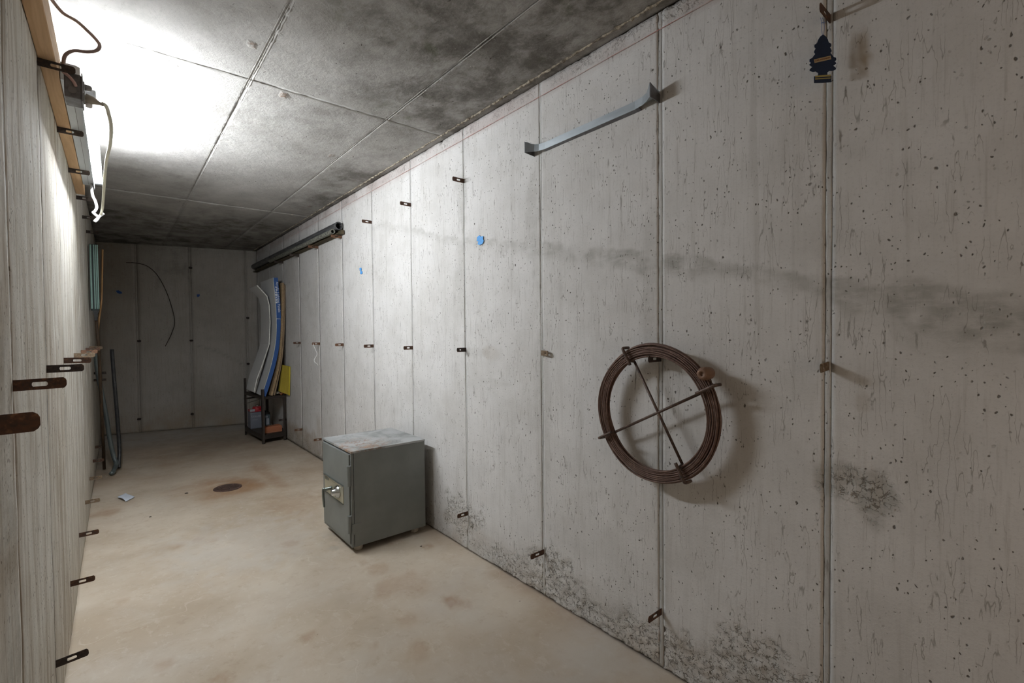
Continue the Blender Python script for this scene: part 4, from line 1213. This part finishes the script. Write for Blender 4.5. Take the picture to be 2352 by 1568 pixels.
# ------------------------------------------------------------------ air freshener
AF = empty('air_freshener', (XR - .040, .444, 1.9815)); tag(AF, 'dark blue tree-shaped card air freshener hanging at upper right', 'air freshener')
half = [(0, 0), (.006, -.004), (.0105, -.011), (.013, -.018), (.018, -.021), (.0185, -.026), (.0155, -.029), (.018, -.033), (.0195, -.037), (.0165, -.041), (.020, -.045), (.0235, -.050), (.029, -.052), (.0295, -.057), (.026, -.060),
        (.030, -.064), (.0265, -.067), (.023, -.069), (.0285, -.074), (.029, -.077), (.022, -.080), (.015, -.0795), (.010, -.083), (.010, -.089), (.019, -.0905), (.019, -.1045), (0, -.105)]
h2 = [(p[0] * 1.0, p[1] * 1.07) for p in half]
b = B(); prism(b, [(y, z) for y, z in h2] + [(-y, z) for y, z in h2[-2:0:-1]], -.0008, .0008, 'yzx')
card = part('card', b, M_navy, AF)
def strip(y0, z0, y1, z1, hh, m, name, par=card, x=-.0012):
    b = B(); d = Vector((0, y1 - y0, z1 - z0)); n = Vector((0, -d.z, d.y)).normalized() * hh / 2
    p0 = Vector((x, y0, z0)); p1 = Vector((x, y1, z1))
    A_ = [b.verts.new(p) for p in (p0 - n, p1 - n, p1 + n, p0 + n)]
    B2 = [b.verts.new(v.co + Vector((.0003, 0, 0))) for v in A_]
    b.faces.new(A_); b.faces.new(B2)
    for k in range(4): b.faces.new((A_[k], A_[(k + 1) % 4], B2[(k + 1) % 4], B2[k]))
    return part(name, b, m, par)
strip(.0195, -.0615, -.0175, -.0545, .0085, M_gold, 'banner')
strip(.017, -.0975, -.017, -.0965, .0042, M_goldy, 'base_band'); strip(.017, -.1030, -.017, -.1025, .0024, M_goldy, 'base_band')
tm = Matrix.Translation((-.0018, .001, -.058)) @ Matrix(((0, 0, -1, 0), (-1, 0, 0, 0), (0, 1, 0, 0), (0, 0, 0, 1))) @ Matrix.Rotation(.186, 4, 'Z')
text_obj('lettering', 'CAR-FRESHNER', .0050, tm, M_redbrown, card, .0001)
b = B()
tube(b, smooth_path([(0, .0008, -.002), (0, .003, .012), (0, .003, .028), (.004, .0035, .042)], 3), .0006, 5)
tube(b, smooth_path([(0, -.0008, -.002), (0, -.003, .012), (0, -.002, .028), (.004, -.0005, .042)], 3), .0006, 5)
tube(b, smooth_path([(-.001, .004, .0265), (0, .0, .028), (.001, -.0045, .029)], 3), .0012, 5)
part('string', b, M_bluestring, AF)
AF.rotation_euler = (0, 0, math.radians(46)); AF.scale = (1, 1.14, 1.11)

# ------------------------------------------------------------------ small things on the walls
e = B(); tube(e, smooth_path([(1.418, 4.615, 1.112), (1.424, 4.607, 1.085), (1.437, 4.612, 1.055), (1.452, 4.612, 1.015), (1.440, 4.612, .985), (1.426, 4.612, .962), (1.430, 4.612, .937), (1.452, 4.612, .920), (1.460, 4.612, .905)], 4), .0026, 6)
tag(obj('white_string', e, simple('frayed_string', (.9, .9, .88), .8)), 'frayed white string dangling from a strap in right middle row', 'string')
def patch(name, pts, frm, m, label, cat, group=None, th=.0012):
    """small irregular patch of tape; frm maps (a,z,d) to world"""
    b = B()
    A_ = [b.verts.new(frm(a, z, .004)) for a, z in pts]; B2 = [b.verts.new(frm(a, z, .004 + th)) for a, z in pts]
    b.faces.new(A_); b.faces.new(B2)
    for k in range(len(pts)): b.faces.new((A_[k], A_[(k + 1) % len(pts)], B2[(k + 1) % len(pts)], B2[k]))
    return tag(obj(name, b, m), label, cat, group)
fr_R = lambda a, z, d: Vector((XR - d, a, z)); fr_B = lambda a, z, d: backp(a, z, d)
patch('tape_piece', [(2.053, 1.708), (2.030, 1.716), (2.022, 1.708), (1.996, 1.706), (1.999, 1.690), (1.992, 1.682), (2.003, 1.668), (2.03, 1.664), (2.048, 1.672), (2.040, 1.684), (2.056, 1.690), (2.05, 1.700)], fr_R, M_tape, 'light blue torn tape piece above the right end of safe', 'tape', 'torn blue tape pieces')
patch('tape_piece', [(3.628, 1.715), (3.595, 1.716), (3.588, 1.700), (3.598, 1.690), (3.572, 1.684), (3.575, 1.668), (3.600, 1.664), (3.618, 1.672), (3.610, 1.690), (3.625, 1.700)], fr_R, M_tape, 'narrow bright blue tape piece above left end of safe', 'tape', 'torn blue tape pieces')
patch('tape_piece', [(.012, 1.742), (.040, 1.748), (.068, 1.728), (.072, 1.712), (.050, 1.705), (.028, 1.716)], fr_B, M_tapedark, 'dark blue oval tape spot on back wall, left one', 'tape', 'torn blue tape pieces')
patch('tape_piece', [(.812, 1.720), (.843, 1.722), (.843, 1.700), (.828, 1.686), (.813, 1.692)], fr_B, M_tapedark, 'small dark blue tape spot on back wall, right one', 'tape', 'torn blue tape pieces')
e = B(); tube(e, smooth_path([backp(.117, 2.087, .004), backp(.208, 2.087, .012), backp(.325, 2.051, .03), backp(.429, 1.932, .045), backp(.524, 1.69, .05), backp(.58, 1.389, .03), backp(.546, 1.224, .02), backp(.477, 1.06, .012)], 6), .0042, 6)
tag(obj('curved_wire', e, M_rustdark), 'long thin wire curving down in front of the back wall', 'wire')

# ------------------------------------------------------------------ on the floor
D = empty('floor_drain', (.651, 4.291, 0)); tag(D, 'round rusty cast iron drain cover in the floor', 'drain cover')
b = B(); lathe(b, [(0, -.001), (.098, -.001), (.098, .003), (.093, .006), (.084, .006), (.082, .0035), (0, .0035)], 36); part('cover', b, M_drain, D)
for k in range(7):
    y = -.057 + k * .019; hw = math.sqrt(.076 ** 2 - y ** 2)
    b = B(); box(b, (-hw, y - .005, .0034), (hw, y + .005, .0065), .001, Matrix.Rotation(.5, 4, 'Z')); part('bar', b, M_drain, D)
e = B(); n = 12
g = []
for i in range(n):
    row = []
    for j in range(n):
        u, v = i / (n - 1), j / (n - 1)
        a = Vector((-.015, 4.56, 0)).lerp(Vector((.035, 4.63, 0)), v); c = Vector((.030, 4.415, 0)).lerp(Vector((.082, 4.50, 0)), v)
        p = a.lerp(c, u); p.z = .004 + .012 * abs(math.sin(u * 3.0)) * (1 - v * .6) + .006 * abs(mn.noise(Vector((u * 4, v * 4, 2)))) + (.008 * (1 - u / .12) if u < .12 else 0)
        row.append(e.verts.new(p))
    g.append(row)
for i in range(n - 1):
    for j in range(n - 1): e.faces.new((g[i][j], g[i + 1][j], g[i + 1][j + 1], g[i][j + 1]))
r = bmesh.ops.extrude_face_region(e, geom=e.faces[:])
for v in [x for x in r['geom'] if isinstance(x, bmesh.types.BMVert)]: v.co.z -= .0015
tag(obj('paper_scrap', e, M_paper, smooth=True), 'crumpled pale blue-white paper scrap on the floor at left', 'paper')
for (x, y, r_, lb) in ((.387, 4.35, .009, 'dark crumb on the floor left of the drain'), (.15, 3.95, .005, 'small dark crumb on the floor right of paper scrap'), (1.30, 2.38, .005, 'small crumb on the floor just right of the safe')):
    e = B(); bmesh.ops.create_icosphere(e, subdivisions=2, radius=r_)
    for v in e.verts: v.co = Vector((v.co.x * 1.4, v.co.y, max(v.co.z, -r_ * .3) * .6)) * (1 + .3 * mn.noise(v.co * 90)) + Vector((x, y, r_ * .18))
    tag(obj('crumb', e, M_pebble), lb, 'crumb', 'dark crumbs on the floor')
